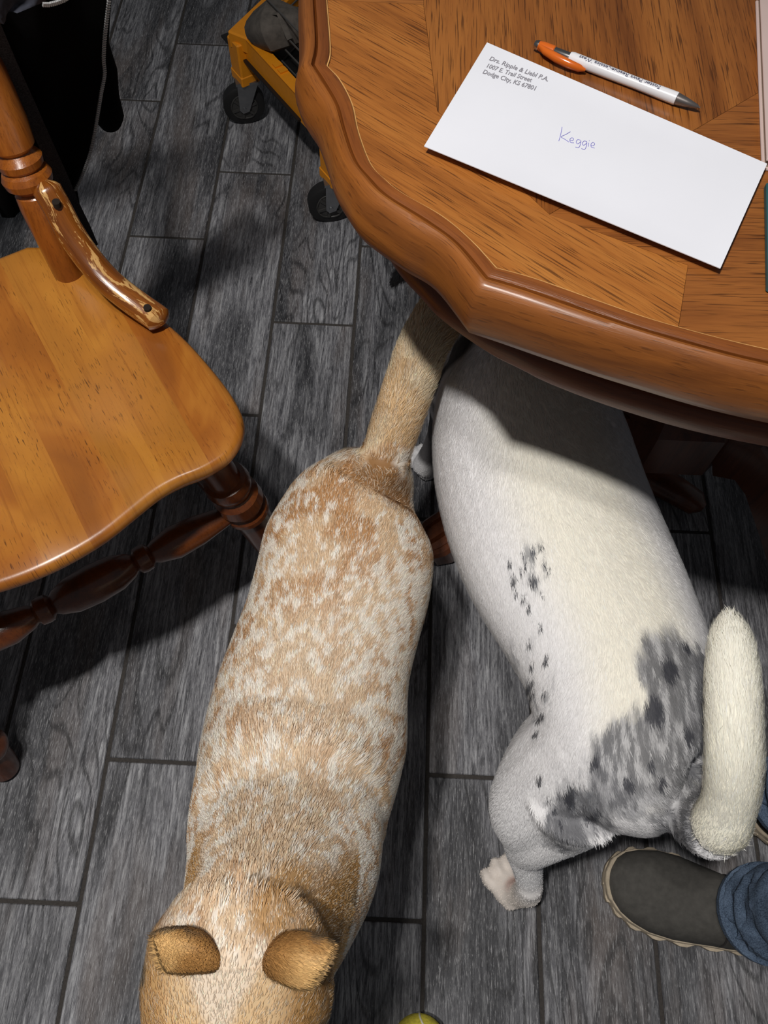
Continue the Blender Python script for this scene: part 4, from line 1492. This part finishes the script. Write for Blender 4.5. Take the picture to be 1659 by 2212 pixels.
def coat2(P):
    n1 = fbm(P * np.array((1.6, .55, 1)), 70, 5, 3)
    n2 = fbm(P, 26, 9, 2)
    n3 = fbm(P * np.array((1.8, .40, 1)), 150, 21, 3)
    cream = np.array(lin(244, 240, 228))
    cool = np.array(lin(242, 241, 242))
    k = nearest(P, Sd2)
    lat = np.abs(np.linalg.norm((P - Sd2[k])[:, :2], axis=1) / np.array([r[0] for r in c2r])[k])
    c = cream + (cool - cream) * sm(.25, .8, lat)[:, None]
    topm = (P[:, 2] > .27).astype(float)
    tail = sm(.455, .47, P[:, 2]) * (P[:, 1] < .38)
    tailr = ((P[:, None, :] - np.array([b[:3] for b in tt])[None]) ** 2).sum(2).min(1) ** .5
    is_tail = sm(.034, .028, tailr) * sm(.425, .45, P[:, 2])
    pd = poly_dist(P[:, :2], patch)
    m = sm(.010, -.004, pd + .030 * (n1 - .5) + .02 * (n2 - .5)) * topm * (1 - is_tail)
    grey = np.array(lin(104, 105, 110)) + (np.array(lin(158, 158, 162)) - np.array(lin(104, 105, 110))) * sm(.40, .60, n3 * .75 + n2 * .25)[:, None]
    grey = grey + (np.array(lin(196, 196, 198)) - grey) * sm(.54, .66, n3)[:, None] * .7
    c = c + (grey - c) * (m * .92)[:, None]
    for x, y, r, z in spots:
        q = at(x, y, z)
        rr = r / 1800 * .80
        d = np.linalg.norm(((P - q)[:, :2]) * np.array((1.15, .85)), axis=1) + .35 * rr * (n1 - .5) * 2
        s_ = sm(rr * 1.15, rr * .7, d) * topm * (1 - is_tail)
        c = c + (np.array(lin(62, 63, 70)) - c) * (s_ * .92)[:, None]
    # roan ticking: round patch on the ribs and down the near flank and thigh
    for (x, y, r, z, a) in ((1142, 1232, 62, .42, .62), (1150, 1500, 55, .38, .55), (1225, 1745, 70, .34, .6), (1120, 1400, 40, .39, .4)):
        q = at(x, y, z)
        rr = r / 1800 * .80
        d = np.linalg.norm((P - q)[:, :2] * np.array((1, .8)), axis=1)
        s_ = sm(rr, rr * .3, d) * sm(.50, .62, n3 * .65 + n1 * .35) * topm
        c = c + (np.array(lin(100, 104, 112)) - c) * (s_ * a)[:, None]
    c = c + (np.array(lin(246, 243, 230)) - c) * is_tail[:, None]
    # merle head, ears and neck; dark far foreleg with a white foot
    hm = sm(.66, .70, P[:, 1] + .02 * (n2 - .5)) * (P[:, 2] > .18)
    c = c + (np.array(lin(58, 56, 58)) - c) * (hm * .9)[:, None]
    q = at(992, 716, .45)
    s_ = sm(.028, .016, np.linalg.norm((P - q)[:, :2], axis=1))
    c = c + (np.array(lin(58, 52, 50)) - c) * (s_ * .9)[:, None]
    fl_ = sm(.245, .22, P[:, 2]) * sm(.055, .075, P[:, 2]) * (P[:, 1] > .45)
    c = c + (np.array(lin(66, 62, 64)) - c) * (fl_ * .9 * sm(.42, .5, n2 + .1))[:, None]
    # bare pink skin on the near hind foot
    pk = sm(.13, .05, P[:, 2]) * (P[:, 1] < .3)
    c = c + (np.array(lin(232, 220, 208)) - c) * (pk * .8)[:, None]
    pad = at(1118, 1915, .04)
    s_ = sm(.020, .008, np.linalg.norm(P - pad, axis=1))
    c = c + (np.array(lin(190, 134, 120)) - c) * (s_ * .6)[:, None]
    return np.clip(c, .01, .95)


body2 = body_obj(V2_, F2_, coat2(V2_), 'body', M_FUR2, dog2)
fl2 = flow_from(Sd2, .30)


def f2(P):
    D = fl2(P)
    T_ = np.array([b[:3] for b in tt])
    d = ((P[:, None, :] - T_[None]) ** 2).sum(2)
    k = d.argmin(1)
    m = (d.min(1) ** .5 < .034) & (P[:, 2] > .40)
    tn = np.gradient(T_, axis=0)
    tn /= np.linalg.norm(tn, axis=1)[:, None]
    D[m] = tn[k[m]]
    return D


def len2(P):
    T_ = np.array([b[:3] for b in tt])
    d = ((P[:, None, :] - T_[None]) ** 2).sum(2).min(1) ** .5
    m = (d < .034) & (P[:, 2] > .40)
    return np.where(m, np.where(P[:, 2] < .47, .009, .016), .0095) * np.where((P[:, 2] < .15), .45, 1)


grow_fur(V2_, F2_, 190000, len2, .00075, .13, f2, coat2, .055, 'fur', M_FUR2, dog2, mask=lambda c, n: (.25 + 1.0 * (n[:, 2] > -.2)) * np.where(c[:, 2] < .14, .35, 1.0))
for s_ in (-1, 1):
    part('eye', Geo().ball(h2 + hd2 * .045 + hx2 * .032 * s_ + up * .014, .009), M_EYE, dog2)
part('nose', Geo().ball(h2 + hd2 * .126 - up * .008, (.013, .011, .010)), M_NOSE, dog2)

# ---------------------------------------------------------------- person at the right: jeans and shoes
person = root('person', 'person in cuffed blue jeans and grey shoes standing at the right edge', 'person', (.56, .10, 0))


def shoe(toe, direc, name):
    """toe: tip on the floor; direc: unit vector towards the heel."""
    d = nrm((direc[0], direc[1], 0))
    s_ = np.array((-d[1], d[0], 0))
    T = np.array((toe[0], toe[1], 0.0))
    LN = .285
    hw = lambda t: np.interp(t, (0, .02, .06, .12, .22, .34, .5, .68, .82, .93, .98, 1), (.004, .022, .034, .043, .050, .0505, .043, .037, .0375, .034, .024, .006))
    cy = lambda t: np.interp(t, (0, .3, .6, 1), (.006, .002, -.004, 0))

    def outline(o_, zig=0.0):
        pts = []
        ts = list(.5 - .5 * np.cos(np.linspace(0, math.pi, 49)))
        for sg in (1, -1):
            for i, t in enumerate(ts if sg > 0 else ts[::-1][1:-1]):
                w = hw(t) + o_ + (zig if (i // 2) % 2 else 0)
                p = T + d * (t * LN + (-o_ if t < .03 else (o_ if t > .97 else 0))) + s_ * (cy(t) + sg * w)
                pts.append(p)
        return pts
    lift = lambda p: .012 * sm(.05, 0, (p - T) @ d)
    row = lambda pts, z: [(p[0], p[1], z + lift(p)) for p in pts]
    top_r = Geo()
    G = Geo().rings([row(outline(.0005, .0030), .0), row(outline(.0014, .0034), .003), row(outline(.0014, .0034), .012), row(outline(.0012), .0128), row(outline(.0012), .022), row(outline(.0005), .0235)])
    up_ = Geo()
    secs = []
    for t in (.012, .04, .08, .14, .22, .32, .42, .50, .56):
        c_ = T + d * (t * LN) + s_ * cy(t)
        w = hw(t) * 1.0
        h = np.interp(t, (0, .03, .08, .14, .22, .32, .42, .5, .56, 1), (.030, .042, .050, .054, .056, .062, .074, .088, .098, .10))
        secs.append([c_ + s_ * (w * math.copysign(abs(math.cos(a)) ** .75, math.cos(a))) + up * (.020 + (h - .020) * max(0, math.sin(a)) ** .72 - (.004 if math.sin(a) < 0 else 0)) for a in np.linspace(0, 2 * math.pi, 29)[:-1]])
    for t in (.66, .78, .88, .95, .992):
        c_ = T + d * (t * LN) + s_ * cy(t)
        w = hw(t) * 1.0
        h = np.interp(t, (.56, .66, .8, 1), (.098, .10, .100, .095))
        secs.append([c_ + s_ * (w * math.copysign(abs(math.cos(a)) ** .7, math.cos(a))) + up * (.020 + (h - .020) * max(0, math.sin(a)) ** .6 - (.004 if math.sin(a) < 0 else 0)) for a in np.linspace(0, 2 * math.pi, 29)[:-1]])
    up_.rings(secs)
    sh = fix_normals(part(name, up_, M_SHOE, person, label='charcoal nubuck slip-on shoe'))
    fix_normals(part('sole', G, M_SOLE, sh, angle=25, label='tan lugged rubber sole'))
    # stitched saddle seam and tongue edge
    seam = Geo()
    for t0, a0, a1 in ((.46, .12, .95), (.545, .1, .9)):
        pts = []
        for a in np.linspace(a0 * math.pi / 2, math.pi - a0 * math.pi / 2, 18):
            t = t0 + .05 * abs(math.cos(a))
            h = np.interp(t, (.32, .42, .5, .56, .7), (.062, .074, .088, .098, .10))
            c_ = T + d * (t * LN) + s_ * cy(t)
            pts.append(c_ + s_ * (hw(t) * math.copysign(abs(math.cos(a)) ** .75, math.cos(a))) + up * (.021 + (h - .020) * max(0, math.sin(a)) ** .72))
        seam.tube(pts, [.0013] * 18, 6)
    part('seam', seam, M_SHOE_DARK, sh, label='dark stitched seam')
    return T + d * (LN * .70)


toe1 = at(1300, 1905, .012)
an1 = shoe(toe1, (1.0, -.18), 'shoe')
toe2 = at(1626, 1800, .012)
an2 = shoe(toe2, (.80, .58), 'shoe')


def trouser(a, knee, hip, r0):
    pts, rad = [], []
    for k in range(26):
        z = .105 + k * .0052
        pts.append(np.array((a[0] + .003 * math.sin(k * 1.7), a[1] + .002 * math.sin(k * 2.3), z)))
        rad.append(r0 + .0045 * math.sin(k * 1.35) - .00016 * k)
    for t in (.25, .5, .75, 1):
        pts.append(lerp(pts[25], knee, t))
        rad.append(lerp(r0 - .002, .068, t))
    for t in (.3, .6, .85, 1):
        pts.append(lerp(knee, hip, t))
        rad.append(lerp(.072, .095, t))
    return pts, rad


J = Geo()
ank = []
a1 = np.array((at(1560, 1948, .12)[0] + .056, an1[1] + .004, 0))
a2 = np.array((at(1633, 1722, .12)[0] + .056, at(1633, 1722, .12)[1] + .004, 0))
for a, kn, hp in ((a1, np.array((.555, .035, .50)), np.array((.66, .04, .86))), (a2, np.array((.585, .185, .50)), np.array((.67, .20, .86)))):
    p_, r_ = trouser(a, kn, hp, .054)
    J.tube(p_, r_, 28)
J.tube([(.67, .12, .80), (.67, .12, .90), (.67, .12, 1.0)], [(.17, .12), (.18, .125), (.17, .12)], 28, up=(1, 0, 0))
Vj, Fj = make_body(J, .006, 'jeans', 2)
Gj = Geo()
Gj.v, Gj.f = Vj.tolist(), Fj
part('jeans', Gj, M_DENIM, person, angle=180)
for a in (a1, a2):
    part('ankle', Geo().tube([(a[0] + .004, a[1], .06), (a[0] + .004, a[1], .13)], [.040, .038], 20), M_SKIN, person)
    part('cuff', Geo().tube([(a[0], a[1], .098), (a[0], a[1], .100), (a[0], a[1], .110), (a[0], a[1], .112)], [.050, .0565, .0570, .052], 28), M_DENIM, person, label='rolled denim hem')

# ---------------------------------------------------------------- ball at the near edge
bc = at(905, 2256, .033)
ball = root('ball', 'yellow tennis ball on the floor at the bottom edge', 'ball', (bc[0], bc[1], 0))
part('felt', Geo().ball((bc[0], bc[1], .0335), .0325, 32, 20), M_BALL, ball)
sv = []
for k in range(65):
    t = 2 * math.pi * k / 64
    v = np.array((math.cos(t) + .4 * math.cos(3 * t), math.sin(t) - .4 * math.sin(3 * t), 1.0 * math.sin(2 * t)))
    sv.append(np.array((bc[0], bc[1], .0335)) + nrm(v) * .0326)
part('seam', Geo().tube(sv, [(.0012, .0006)] * 65, 6, cap=False), M_BALLSEAM, ball)
